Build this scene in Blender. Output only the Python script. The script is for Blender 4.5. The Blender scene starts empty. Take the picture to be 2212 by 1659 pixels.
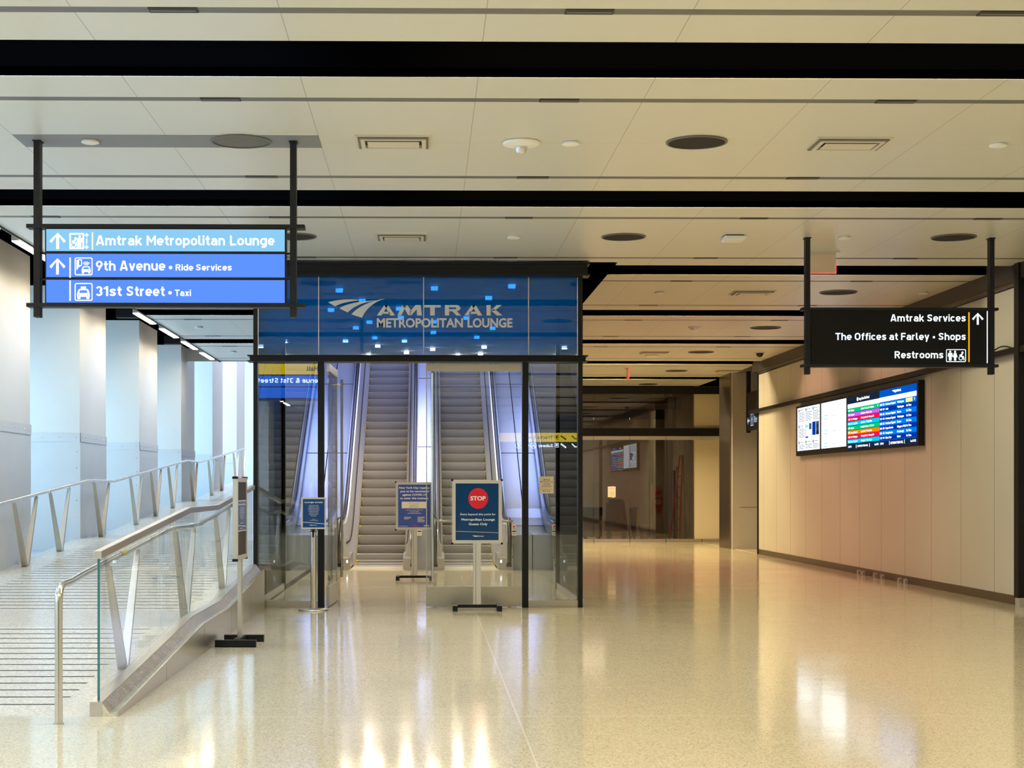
import bpy, bmesh, math, random
from mathutils import Vector, Matrix

random.seed(7)
S = bpy.context.scene
COL = S.collection

# ------------------------------------------------------------------ camera
IMG_W, IMG_H = 2212.0, 1659.0
FOC = 3450.0                 # focal length in pixels
EYE = 1.55
YAW = math.radians(0.8)
CX, HY = 969.0, 1055.0       # principal point column, horizon row
cam_data = bpy.data.cameras.new('camera')
cam_data.sensor_fit = 'HORIZONTAL'
cam_data.sensor_width = 36.0
cam_data.lens = FOC / IMG_W * 36.0
cam_data.shift_x = (IMG_W / 2 - CX) / IMG_W
cam_data.shift_y = (HY - IMG_H / 2) / IMG_W
cam_data.clip_start = 0.05
cam_data.clip_end = 300
cam = bpy.data.objects.new('camera', cam_data)
COL.objects.link(cam)
cam.location = (0, 0, EYE)
cam.rotation_euler = (math.pi / 2, 0, -YAW)
S.camera = cam

# ------------------------------------------------------------------ look
S.view_settings.view_transform = 'Standard'
S.view_settings.look = 'None'
S.view_settings.exposure = 0.0
S.view_settings.gamma = 1.0
S.view_settings.use_curve_mapping = False
S.cycles.max_bounces = 10
S.cycles.diffuse_bounces = 5
S.cycles.glossy_bounces = 5
S.cycles.transparent_max_bounces = 16
S.cycles.caustics_reflective = False
S.cycles.caustics_refractive = False
S.cycles.sample_clamp_indirect = 4.0

world = bpy.data.worlds.new('world')
S.world = world
world.use_nodes = True
bgn = world.node_tree.nodes['Background']
bgn.inputs['Color'].default_value = (0.75, 0.85, 1.0, 1)
bgn.inputs['Strength'].default_value = 0.35


def area(name, loc, size, size_y, power, color, rot=(0, 0, 0)):
    d = bpy.data.lights.new(name, 'AREA')
    d.shape = 'RECTANGLE'
    d.size, d.size_y = size, size_y
    d.energy = power
    d.color = color
    o = bpy.data.objects.new(name, d)
    COL.objects.link(o)
    o.location = loc
    o.rotation_euler = rot
    return o


CEIL = 4.5
SLOT0, SLOTP, SLOTH = 11.0, 5.27, 0.46     # first black slot, pitch, half width
XL, XR = -4.78, 7.85                       # ceiling edges
VX0, VX1 = -2.2, 2.03                      # entrance box sides
VY = 20.8                                  # entrance front plane
WARM = (1.0, 0.85, 0.55)
WARMER = (1.0, 0.76, 0.42)
PINK = (1.0, 0.54, 0.36)
COOLW = (0.58, 0.75, 1.0)

# lamps high inside the black ceiling slots, shining down
for k in range(-4, 7):
    yc = SLOT0 + SLOTP * k
    if k <= 1:
        area('slot_lamp', (-2.7, yc, CEIL + 0.42), 3.8, 0.4, 185, COOLW)
        area('slot_lamp', (2.6, yc, CEIL + 0.42), 5.2, 0.4, 215, WARM)
    else:
        area('slot_lamp', (4.3, yc, CEIL + 0.42), 3.2, 0.4, (150, 175, 220, 500, 600)[k - 2], (WARM, PINK, PINK, WARMER, WARMER)[k - 2])
        if k < 5:
            area('slot_lamp', (-3.5, yc, CEIL + 0.42), 2.2, 0.4, 110, COOLW)
# lamp of the stair hall over the escalators
area('shaft_lamp', (-0.08, 37.8, 8.2), 3.6, 5.0, 430, (0.46, 0.53, 1.0))


# ------------------------------------------------------------------ pixel helpers (photo pixel -> point on a real plane)
def ray(px, py):
    u, v = (px - CX) / FOC, (HY - py) / FOC
    return Vector((math.cos(YAW) * u + math.sin(YAW), -math.sin(YAW) * u + math.cos(YAW), v))


O = Vector((0, 0, EYE))


def onY(px, py, y):
    r = ray(px, py)
    return O + r * (y / r.y)


def onX(px, py, x):
    r = ray(px, py)
    return O + r * (x / r.x)


def onZ(px, py, z):
    r = ray(px, py)
    return O + r * ((z - EYE) / r.z)


# ------------------------------------------------------------------ materials
def nodes_of(m):
    m.use_nodes = True
    return m.node_tree.nodes, m.node_tree.links


def pbr(name, col, rough=0.5, metal=0.0, spec=0.5, coat=0.0, noise=0.0, nscale=8.0, bump=0.0, emit=None, estr=0.0, aniso=None):
    m = bpy.data.materials.new(name)
    n, l = nodes_of(m)
    b = n['Principled BSDF']
    b.inputs['Base Color'].default_value = (*col, 1)
    b.inputs['Roughness'].default_value = rough
    b.inputs['Metallic'].default_value = metal
    b.inputs['Specular IOR Level'].default_value = spec
    b.inputs['Coat Weight'].default_value = coat
    b.inputs['Coat Roughness'].default_value = 0.05
    if emit:
        b.inputs['Emission Color'].default_value = (*emit, 1)
        b.inputs['Emission Strength'].default_value = estr
    if noise or bump:
        tc = n.new('ShaderNodeTexCoord')
        mp = n.new('ShaderNodeMapping')
        if aniso:
            mp.inputs['Scale'].default_value = aniso
        l.new(tc.outputs['Object'], mp.inputs['Vector'])
        t = n.new('ShaderNodeTexNoise')
        t.inputs['Scale'].default_value = nscale
        t.inputs['Detail'].default_value = 5
        l.new(mp.outputs['Vector'], t.inputs['Vector'])
        if noise:
            r = n.new('ShaderNodeMapRange')
            r.inputs['To Min'].default_value = 1 - noise
            r.inputs['To Max'].default_value = 1 + noise
            l.new(t.outputs['Fac'], r.inputs['Value'])
            mx = n.new('ShaderNodeVectorMath')
            mx.operation = 'MULTIPLY'
            mx.inputs[0].default_value = col
            l.new(r.outputs['Result'], mx.inputs[1])
            l.new(mx.outputs['Vector'], b.inputs['Base Color'])
        if bump:
            bp = n.new('ShaderNodeBump')
            bp.inputs['Strength'].default_value = bump
            bp.inputs['Distance'].default_value = 0.02
            l.new(t.outputs['Fac'], bp.inputs['Height'])
            l.new(bp.outputs['Normal'], b.inputs['Normal'])
    return m


def emis(name, col, strength=1.0):
    m = bpy.data.materials.new(name)
    n, l = nodes_of(m)
    n.remove(n['Principled BSDF'])
    e = n.new('ShaderNodeEmission')
    e.inputs['Color'].default_value = (*col, 1)
    e.inputs['Strength'].default_value = strength
    l.new(e.outputs[0], n['Material Output'].inputs['Surface'])
    return m


def glass(name, tint=(0.97, 1.0, 0.99), refl=0.08, graz=0.9, rough=0.0):
    """thin pane: see-through with a mirror reflection that grows at grazing angles"""
    m = bpy.data.materials.new(name)
    n, l = nodes_of(m)
    n.remove(n['Principled BSDF'])
    t = n.new('ShaderNodeBsdfTransparent')
    t.inputs['Color'].default_value = (*tint, 1)
    g = n.new('ShaderNodeBsdfGlossy')
    g.inputs['Roughness'].default_value = rough
    g.inputs['Color'].default_value = (0.95, 0.97, 1.0, 1)
    lw = n.new('ShaderNodeFresnel')
    lw.inputs['IOR'].default_value = 1.5
    mr = n.new('ShaderNodeMapRange')
    mr.inputs['From Min'].default_value = 0.04
    mr.inputs['From Max'].default_value = 1.0
    mr.inputs['To Min'].default_value = refl
    mr.inputs['To Max'].default_value = graz
    l.new(lw.outputs[0], mr.inputs['Value'])
    mx = n.new('ShaderNodeMixShader')
    l.new(mr.outputs['Result'], mx.inputs['Fac'])
    l.new(t.outputs[0], mx.inputs[1])
    l.new(g.outputs[0], mx.inputs[2])
    l.new(mx.outputs[0], n['Material Output'].inputs['Surface'])
    return m


def line_mask(n, l, coord, origin, period, width):
    """1 where |coord - origin| mod period lies within width"""
    a = n.new('ShaderNodeMath'); a.operation = 'SUBTRACT'
    l.new(coord, a.inputs[0]); a.inputs[1].default_value = origin - period / 2
    b = n.new('ShaderNodeMath'); b.operation = 'FLOORED_MODULO'
    l.new(a.outputs[0], b.inputs[0]); b.inputs[1].default_value = period
    c = n.new('ShaderNodeMath'); c.operation = 'SUBTRACT'
    l.new(b.outputs[0], c.inputs[0]); c.inputs[1].default_value = period / 2
    d = n.new('ShaderNodeMath'); d.operation = 'ABSOLUTE'
    l.new(c.outputs[0], d.inputs[0])
    e = n.new('ShaderNodeMath'); e.operation = 'LESS_THAN'
    l.new(d.outputs[0], e.inputs[0]); e.inputs[1].default_value = width / 2
    return e.outputs[0]


def panelled(name, col, line_col, axes, rough=0.4, spec=0.5, noise=0.03, nscale=1.5):
    """painted panels with thin joints; axes: list of (axis, origin, period, width)"""
    m = pbr(name, col, rough, 0, spec)
    n, l = nodes_of(m)
    b = n['Principled BSDF']
    tc = n.new('ShaderNodeTexCoord')
    sp = n.new('ShaderNodeSeparateXYZ')
    l.new(tc.outputs['Object'], sp.inputs[0])
    fac = None
    for ax, o, p, w in axes:
        mk = line_mask(n, l, sp.outputs['XYZ'.index(ax)], o, p, w)
        if fac is None:
            fac = mk
        else:
            q = n.new('ShaderNodeMath'); q.operation = 'MAXIMUM'
            l.new(fac, q.inputs[0]); l.new(mk, q.inputs[1])
            fac = q.outputs[0]
    t = n.new('ShaderNodeTexNoise')
    t.inputs['Scale'].default_value = nscale
    t.inputs['Detail'].default_value = 4
    l.new(tc.outputs['Object'], t.inputs['Vector'])
    r = n.new('ShaderNodeMapRange')
    r.inputs['To Min'].default_value = 1 - noise
    r.inputs['To Max'].default_value = 1 + noise
    l.new(t.outputs['Fac'], r.inputs['Value'])
    v = n.new('ShaderNodeVectorMath'); v.operation = 'MULTIPLY'
    v.inputs[0].default_value = col
    l.new(r.outputs['Result'], v.inputs[1])
    mx = n.new('ShaderNodeMix'); mx.data_type = 'RGBA'
    l.new(fac, mx.inputs['Factor'])
    l.new(v.outputs['Vector'], mx.inputs['A'])
    mx.inputs['B'].default_value = (*line_col, 1)
    l.new(mx.outputs['Result'], b.inputs['Base Color'])
    return m


def terrazzo():
    m = pbr('terrazzo', (0.6, 0.53, 0.42), 0.09, 0, 0.55)
    n, l = nodes_of(m)
    b = n['Principled BSDF']
    tc = n.new('ShaderNodeTexCoord')
    sp = n.new('ShaderNodeSeparateXYZ')
    l.new(tc.outputs['Object'], sp.inputs[0])
    v = n.new('ShaderNodeTexVoronoi')
    v.inputs['Scale'].default_value = 120
    l.new(tc.outputs['Object'], v.inputs['Vector'])
    sv = n.new('ShaderNodeSeparateColor')
    l.new(v.outputs['Color'], sv.inputs[0])
    cr = n.new('ShaderNodeValToRGB')
    cr.color_ramp.interpolation = 'CONSTANT'
    e = cr.color_ramp.elements
    e[0].position = 0.0; e[0].color = (0.45, 0.378, 0.24, 1)
    e[1].position = 0.14; e[1].color = (0.65, 0.563, 0.385, 1)
    for p, c in ((0.45, (0.70, 0.612, 0.42)), (0.72, (0.75, 0.665, 0.48)), (0.92, (0.56, 0.483, 0.315))):
        x = e.new(p); x.color = (*c, 1)
    l.new(sv.outputs[0], cr.inputs['Fac'])
    a = line_mask(n, l, sp.outputs['X'], 0.62, 5.2, 0.012)
    c2 = line_mask(n, l, sp.outputs['Y'], 10.85, 5.27, 0.014)
    q = n.new('ShaderNodeMath'); q.operation = 'MAXIMUM'
    l.new(a, q.inputs[0]); l.new(c2, q.inputs[1])
    mx = n.new('ShaderNodeMix'); mx.data_type = 'RGBA'
    l.new(q.outputs[0], mx.inputs['Factor'])
    l.new(cr.outputs['Color'], mx.inputs['A'])
    mx.inputs['B'].default_value = (0.78, 0.70, 0.55, 1)
    l.new(mx.outputs['Result'], b.inputs['Base Color'])
    t = n.new('ShaderNodeTexNoise')
    t.inputs['Scale'].default_value = 2.2
    t.inputs['Detail'].default_value = 2
    l.new(tc.outputs['Object'], t.inputs['Vector'])
    bp = n.new('ShaderNodeBump')
    bp.inputs['Strength'].default_value = 0.06
    bp.inputs['Distance'].default_value = 0.02
    l.new(t.outputs['Fac'], bp.inputs['Height'])
    l.new(bp.outputs['Normal'], b.inputs['Normal'])
    t2 = n.new('ShaderNodeTexNoise')
    t2.inputs['Scale'].default_value = 0.9
    t2.inputs['Detail'].default_value = 3
    l.new(tc.outputs['Object'], t2.inputs['Vector'])
    mr = n.new('ShaderNodeMapRange')
    mr.inputs['To Min'].default_value = 0.05
    mr.inputs['To Max'].default_value = 0.15
    l.new(t2.outputs['Fac'], mr.inputs['Value'])
    l.new(mr.outputs['Result'], b.inputs['Roughness'])
    return m


def ramp_stone():
    m = pbr('ramp_stone', (0.66, 0.60, 0.49), 0.22, 0, 0.5)
    n, l = nodes_of(m)
    b = n['Principled BSDF']
    tc = n.new('ShaderNodeTexCoord')
    v = n.new('ShaderNodeTexVoronoi')
    v.inputs['Scale'].default_value = 70
    l.new(tc.outputs['Object'], v.inputs['Vector'])
    sv = n.new('ShaderNodeSeparateColor')
    l.new(v.outputs['Color'], sv.inputs[0])
    cr = n.new('ShaderNodeValToRGB')
    e = cr.color_ramp.elements
    e[0].color = (0.50, 0.45, 0.36, 1)
    e[1].color = (0.74, 0.68, 0.57, 1)
    l.new(sv.outputs[0], cr.inputs['Fac'])
    l.new(cr.outputs['Color'], b.inputs['Base Color'])
    return m


def blue_film():
    """printed film on glass: blue from the top, the print dissolves in its lowest fifth"""
    m = bpy.data.materials.new('blue_film_glass')
    n, l = nodes_of(m)
    n.remove(n['Principled BSDF'])
    tc = n.new('ShaderNodeNewGeometry')
    sp = n.new('ShaderNodeSeparateXYZ')
    l.new(tc.outputs['Position'], sp.inputs[0])
    mr = n.new('ShaderNodeMapRange')
    mr.inputs['From Min'].default_value = 3.24
    mr.inputs['From Max'].default_value = 3.50
    mr.inputs['To Min'].default_value = 0.12
    mr.inputs['To Max'].default_value = 1.0
    l.new(sp.outputs['Z'], mr.inputs['Value'])
    clear = n.new('ShaderNodeBsdfTransparent')
    clear.inputs['Color'].default_value = (0.93, 0.96, 1.0, 1)
    tint = n.new('ShaderNodeBsdfTransparent')
    tint.inputs['Color'].default_value = (0.10, 0.36, 0.78, 1)
    dif = n.new('ShaderNodeBsdfDiffuse')
    dif.inputs['Color'].default_value = (0.0, 0.23, 0.66, 1)
    trl = n.new('ShaderNodeBsdfTranslucent')
    trl.inputs['Color'].default_value = (0.0, 0.23, 0.66, 1)
    m0 = n.new('ShaderNodeMixShader'); m0.inputs['Fac'].default_value = 0.6
    l.new(dif.outputs[0], m0.inputs[1]); l.new(trl.outputs[0], m0.inputs[2])
    m1 = n.new('ShaderNodeMixShader'); m1.inputs['Fac'].default_value = 0.62
    l.new(tint.outputs[0], m1.inputs[1]); l.new(m0.outputs[0], m1.inputs[2])
    m2 = n.new('ShaderNodeMixShader')
    l.new(mr.outputs['Result'], m2.inputs['Fac'])
    l.new(clear.outputs[0], m2.inputs[1]); l.new(m1.outputs[0], m2.inputs[2])
    g = n.new('ShaderNodeBsdfGlossy'); g.inputs['Roughness'].default_value = 0.01
    m3 = n.new('ShaderNodeMixShader'); m3.inputs['Fac'].default_value = 0.06
    l.new(m2.outputs[0], m3.inputs[1]); l.new(g.outputs[0], m3.inputs[2])
    l.new(m3.outputs[0], n['Material Output'].inputs['Surface'])
    return m


def back_painted():
    """dark glossy wall glass, mirror-like towards grazing angles"""
    m = bpy.data.materials.new('dark_wall_glass')
    n, l = nodes_of(m)
    n.remove(n['Principled BSDF'])
    d = n.new('ShaderNodeBsdfDiffuse')
    d.inputs['Color'].default_value = (0.03, 0.05, 0.09, 1)
    g = n.new('ShaderNodeBsdfGlossy')
    g.inputs['Roughness'].default_value = 0.02
    g.inputs['Color'].default_value = (0.80, 0.84, 0.9, 1)
    f = n.new('ShaderNodeLayerWeight')
    f.inputs['Blend'].default_value = 0.55
    mx = n.new('ShaderNodeMixShader')
    l.new(f.outputs['Facing'], mx.inputs['Fac'])
    l.new(d.outputs[0], mx.inputs[1]); l.new(g.outputs[0], mx.inputs[2])
    l.new(mx.outputs[0], n['Material Output'].inputs['Surface'])
    return m


M = {}
M['terrazzo'] = terrazzo()
M['ramp'] = ramp_stone()
M['groove'] = pbr('groove', (0.035, 0.033, 0.03), 0.8)
M['ceiling'] = panelled('ceiling_panel', (0.63, 0.63, 0.56), (0.32, 0.31, 0.29),
                        [('X', 0.372, 1.275, 0.006), ('Y', SLOT0 + SLOTP / 2, SLOTP, 0.003)], 0.36, 0.5, 0.02, 0.6)
M['strip'] = pbr('ceiling_strip', (0.13, 0.125, 0.12), 0.5)
M['greypanel'] = pbr('grey_panel', (0.20, 0.21, 0.225), 0.55, noise=0.05, nscale=120)
M['black'] = pbr('black_steel', (0.006, 0.006, 0.007), 0.45, spec=0.3)
M['void'] = pbr('slot_black', (0.0004, 0.0004, 0.0005), 1.0, spec=0.0)
M['frame'] = pbr('frame_charcoal', (0.011, 0.012, 0.016), 0.5, spec=0.3, noise=0.1, nscale=20)
M['steel'] = pbr('brushed_steel', (0.66, 0.63, 0.58), 0.3, 1.0, noise=0.04, nscale=30, aniso=(1, 30, 1))
M['steel_dark'] = pbr('bronze_steel', (0.30, 0.25, 0.20), 0.3, 1.0, noise=0.06, nscale=10)
M['chrome'] = pbr('polished_steel', (0.82, 0.74, 0.58), 0.2, 0.75, bump=0.7, nscale=6)
M['blade'] = pbr('satin_blade', (0.60, 0.55, 0.47), 0.45, 0.9, noise=0.08, nscale=20, aniso=(1, 1, 6))
M['tube'] = pbr('rail_tube', (0.72, 0.70, 0.66), 0.22, 1.0)
M['white'] = pbr('white_paint', (0.80, 0.80, 0.78), 0.45)
M['pier'] = pbr('pier_plaster', (0.80, 0.78, 0.73), 0.4, noise=0.03, nscale=2)
M['pier_steel'] = pbr('painted_plate', (0.70, 0.70, 0.69), 0.33, noise=0.05, nscale=3)
M['wall'] = panelled('wall_panel', (0.60, 0.58, 0.50), (0.16, 0.145, 0.12), [('Y', 0.0, 1.373, 0.014)], 0.42, 0.4, 0.03, 1.2)
M['wall_grey'] = pbr('grey_cladding', (0.40, 0.375, 0.33), 0.4, noise=0.03)
M['beige'] = panelled('beige_wall', (0.70, 0.62, 0.46), (0.35, 0.3, 0.22), [('X', 7.65, 3.0, 0.012)], 0.45)
M['bronze'] = pbr('dark_bronze', (0.040, 0.033, 0.030), 0.45, 0.0, spec=0.3)
M['glass'] = glass('clear_glass', (0.97, 0.99, 0.985), 0.03, 0.30)
M['glass_front'] = glass('front_glass', (0.92, 0.96, 0.97), 0.115, 0.8)
M['glass_back'] = glass('shop_glass', (0.86, 0.83, 0.8), 0.075, 0.9)
M['glass_side'] = glass('side_glass', (0.10, 0.17, 0.23), 0.05, 0.28)
M['glass_door'] = glass('door_glass', (0.95, 0.975, 0.97), 0.075, 0.8)
M['rear'] = pbr('rear_wall', (0.06, 0.06, 0.065), 0.6)
M['glass_edge'] = pbr('glass_edge', (0.02, 0.22, 0.26), 0.1, coat=0.5)
M['mirror'] = back_painted()
M['film'] = blue_film()
M['silver'] = pbr('silver_vinyl', (0.66, 0.67, 0.68), 0.4, 0.0)
M['sky'] = emis('daylight_pane', (0.40, 0.70, 1.0), 6.2)
M['lamp'] = emis('lamp_white', (1.0, 0.84, 0.60), 48.0)
M['indicator'] = emis('indicator_white', (0.9, 0.95, 1.0), 3.0)
M['downlight'] = emis('downlight_white', (1.0, 0.90, 0.74), 24.0)
M['sign_cyan'] = emis('lit_cyan', (0.27, 0.62, 0.93), 1.0)
M['sign_blue'] = emis('lit_blue', (0.115, 0.30, 1.0), 1.0)
M['sign_yellow'] = emis('lit_yellow', (1.0, 0.70, 0.01), 2.2)
M['sign_blue_deep'] = emis('lit_deep_blue', (0.02, 0.17, 0.95), 2.4)
M['lit_white'] = emis('lit_white', (1.0, 1.0, 1.0), 1.7)
M['lit_white_cool'] = emis('lit_white_cool', (0.80, 0.92, 1.0), 1.5)
M['lit_white_back'] = emis('lit_white_strong', (0.7, 0.85, 1.0), 6.0)
M['lit_amber'] = emis('lit_amber', (1.0, 0.42, 0.0), 1.1)
M['lit_amber_pale'] = emis('lit_amber_pale', (1.0, 0.85, 0.5), 1.2)
M['lit_red'] = emis('lit_red', (1.0, 0.04, 0.05), 2.5)
M['sign_black'] = pbr('sign_black_face', (0.006, 0.006, 0.007), 0.45, spec=0.25, noise=0.2, nscale=200)
M['scr_white'] = emis('screen_white', (0.86, 0.93, 1.0), 2.0)
M['scr_green'] = emis('screen_green', (0.0, 0.50, 0.16), 1.3)
M['scr_violet'] = emis('screen_violet', (0.50, 0.10, 0.72), 1.3)
M['scr_red'] = emis('screen_red', (0.80, 0.004, 0.07), 1.3)
M['scr_cyan'] = emis('screen_cyan', (0.0, 0.50, 0.80), 1.3)
M['scr_orange'] = emis('screen_orange', (1.0, 0.20, 0.0), 1.3)
M['scr_blue'] = emis('screen_blue', (0.0, 0.20, 0.80), 1.1)
M['scr_navy'] = emis('screen_navy', (0.0, 0.04, 0.40), 1.0)
M['scr_head'] = emis('screen_head', (0.0, 0.10, 0.62), 1.0)
M['scr_dark'] = emis('screen_dark', (0.01, 0.022, 0.05), 1.0)
M['scr_grey'] = emis('screen_grey', (0.10, 0.13, 0.19), 1.0)
M['scr_teal'] = emis('screen_teal', (0.2, 0.85, 0.85), 1.2)
M['scr_yellow'] = emis('screen_yellow', (1.0, 0.85, 0.2), 1.4)
M['step'] = pbr('step_ribbed', (0.42, 0.40, 0.385), 0.6, 0.2, bump=0.3, nscale=90, noise=0.1)
M['yellow'] = pbr('yellow_line', (0.75, 0.52, 0.02), 0.5)
M['rubber'] = pbr('rubber_rail', (0.03, 0.028, 0.027), 0.3)
M['esc_steel'] = pbr('escalator_steel', (0.78, 0.77, 0.77), 0.34, 0.7, noise=0.04, nscale=6)
M['deck'] = pbr('escalator_deck', (0.52, 0.55, 0.62), 0.26, 0.5)
M['shaft'] = pbr('shaft_wall', (0.10, 0.11, 0.15), 0.5)
M['comb'] = pbr('comb_plate', (0.86, 0.80, 0.66), 0.3, 0.3)
M['poster_blue'] = pbr('poster_navy', (0.006, 0.05, 0.155), 0.12, spec=0.7)
M['poster_royal'] = pbr('poster_royal', (0.05, 0.10, 0.42), 0.2, spec=0.6)
M['poster_navy'] = pbr('poster_blue', (0.005, 0.06, 0.22), 0.2)
M['poster_red'] = pbr('poster_red', (0.72, 0.02, 0.04), 0.2)
M['poster_white'] = pbr('poster_white', (0.85, 0.86, 0.86), 0.35)
M['poster_cream'] = pbr('poster_cream', (0.82, 0.78, 0.66), 0.4)
M['paper'] = pbr('paper', (0.80, 0.74, 0.64), 0.7)
M['plaque'] = pbr('plaque', (0.70, 0.60, 0.42), 0.4)
M['ink'] = pbr('ink', (0.12, 0.07, 0.03), 0.6)
M['alu'] = pbr('aluminium', (0.72, 0.71, 0.68), 0.35, 0.7)
M['grille'] = pbr('speaker_grille', (0.032, 0.028, 0.024), 0.8, spec=0.2, noise=0.3, nscale=150)
M['grille_grey'] = pbr('speaker_grille_grey', (0.13, 0.125, 0.12), 0.7, noise=0.3, nscale=150)
M['vent'] = pbr('vent_metal', (0.62, 0.58, 0.46), 0.35)
M['dark'] = pbr('dark_slit', (0.02, 0.018, 0.015), 0.6)
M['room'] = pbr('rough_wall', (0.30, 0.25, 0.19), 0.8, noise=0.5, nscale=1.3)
M['duct'] = pbr('duct_metal', (0.16, 0.15, 0.16), 0.4, 0.8)
M['brown'] = pbr('brown_board', (0.09, 0.045, 0.03), 0.6, noise=0.3, nscale=4)
M['bin'] = pbr('bin_plastic', (0.02, 0.017, 0.015), 0.5)
M['red'] = pbr('red_paint', (0.55, 0.03, 0.02), 0.45)
M['grey_box'] = pbr('grey_box', (0.42, 0.41, 0.38), 0.4)
M['exit_back'] = pbr('exit_plate', (0.78, 0.60, 0.44), 0.35)
M['placard'] = pbr('safety_placard', (0.85, 0.80, 0.68), 0.5)
M['floor_recess'] = pbr('recess_floor', (0.36, 0.40, 0.44), 0.45, noise=0.1)

# ------------------------------------------------------------------ text outlines (built-in font)
_tc = {}


def text2d(s, bold=0.0):
    key = (s, bold)
    if key in _tc:
        return _tc[key]
    c = bpy.data.curves.new('lettering', 'FONT')
    c.body = s
    c.size = 1.0
    c.offset = bold
    c.resolution_u = 3
    c.fill_mode = 'FRONT'
    o = bpy.data.objects.new('lettering', c)
    COL.objects.link(o)
    bpy.context.view_layer.update()
    dg = bpy.context.evaluated_depsgraph_get()
    me = o.evaluated_get(dg).to_mesh()
    vs = [(v.co.x, v.co.y) for v in me.vertices]
    fs = [tuple(p.vertices) for p in me.polygons]
    o.evaluated_get(dg).to_mesh_clear()
    bpy.data.objects.remove(o)
    bpy.data.curves.remove(c)
    _tc[key] = (vs, fs)
    return _tc[key]



# ------------------------------------------------------------------ sign lettering drawn as even strokes (industrial sign face)
def _arc(cx, cy, rx, a0, a1, ry=None, n=8):
    ry = rx if ry is None else ry
    return [(cx + rx * math.cos(math.radians(a0 + (a1 - a0) * k / n)), cy + ry * math.sin(math.radians(a0 + (a1 - a0) * k / n))) for k in range(n + 1)]


SW = 0.165
_h = SW / 2
_X = 0.74 - _h            # centre line of the x-height
_C = 1 - _h               # centre line of the cap height


def _bowl(w, y0, y1):
    r = (w - SW) / 2
    p = _arc(w / 2, y1 - r, r, 0, 180) + _arc(w / 2, y0 + r, r, 180, 360)
    return p + [p[0], p[1]]


def _arch(x, w, y=_X):
    r = (w - SW) / 2
    return [(x, y - r - .02)] + _arc(x + r, y - r, r, 180, 0) + [(x + 2 * r, 0)]


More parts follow.
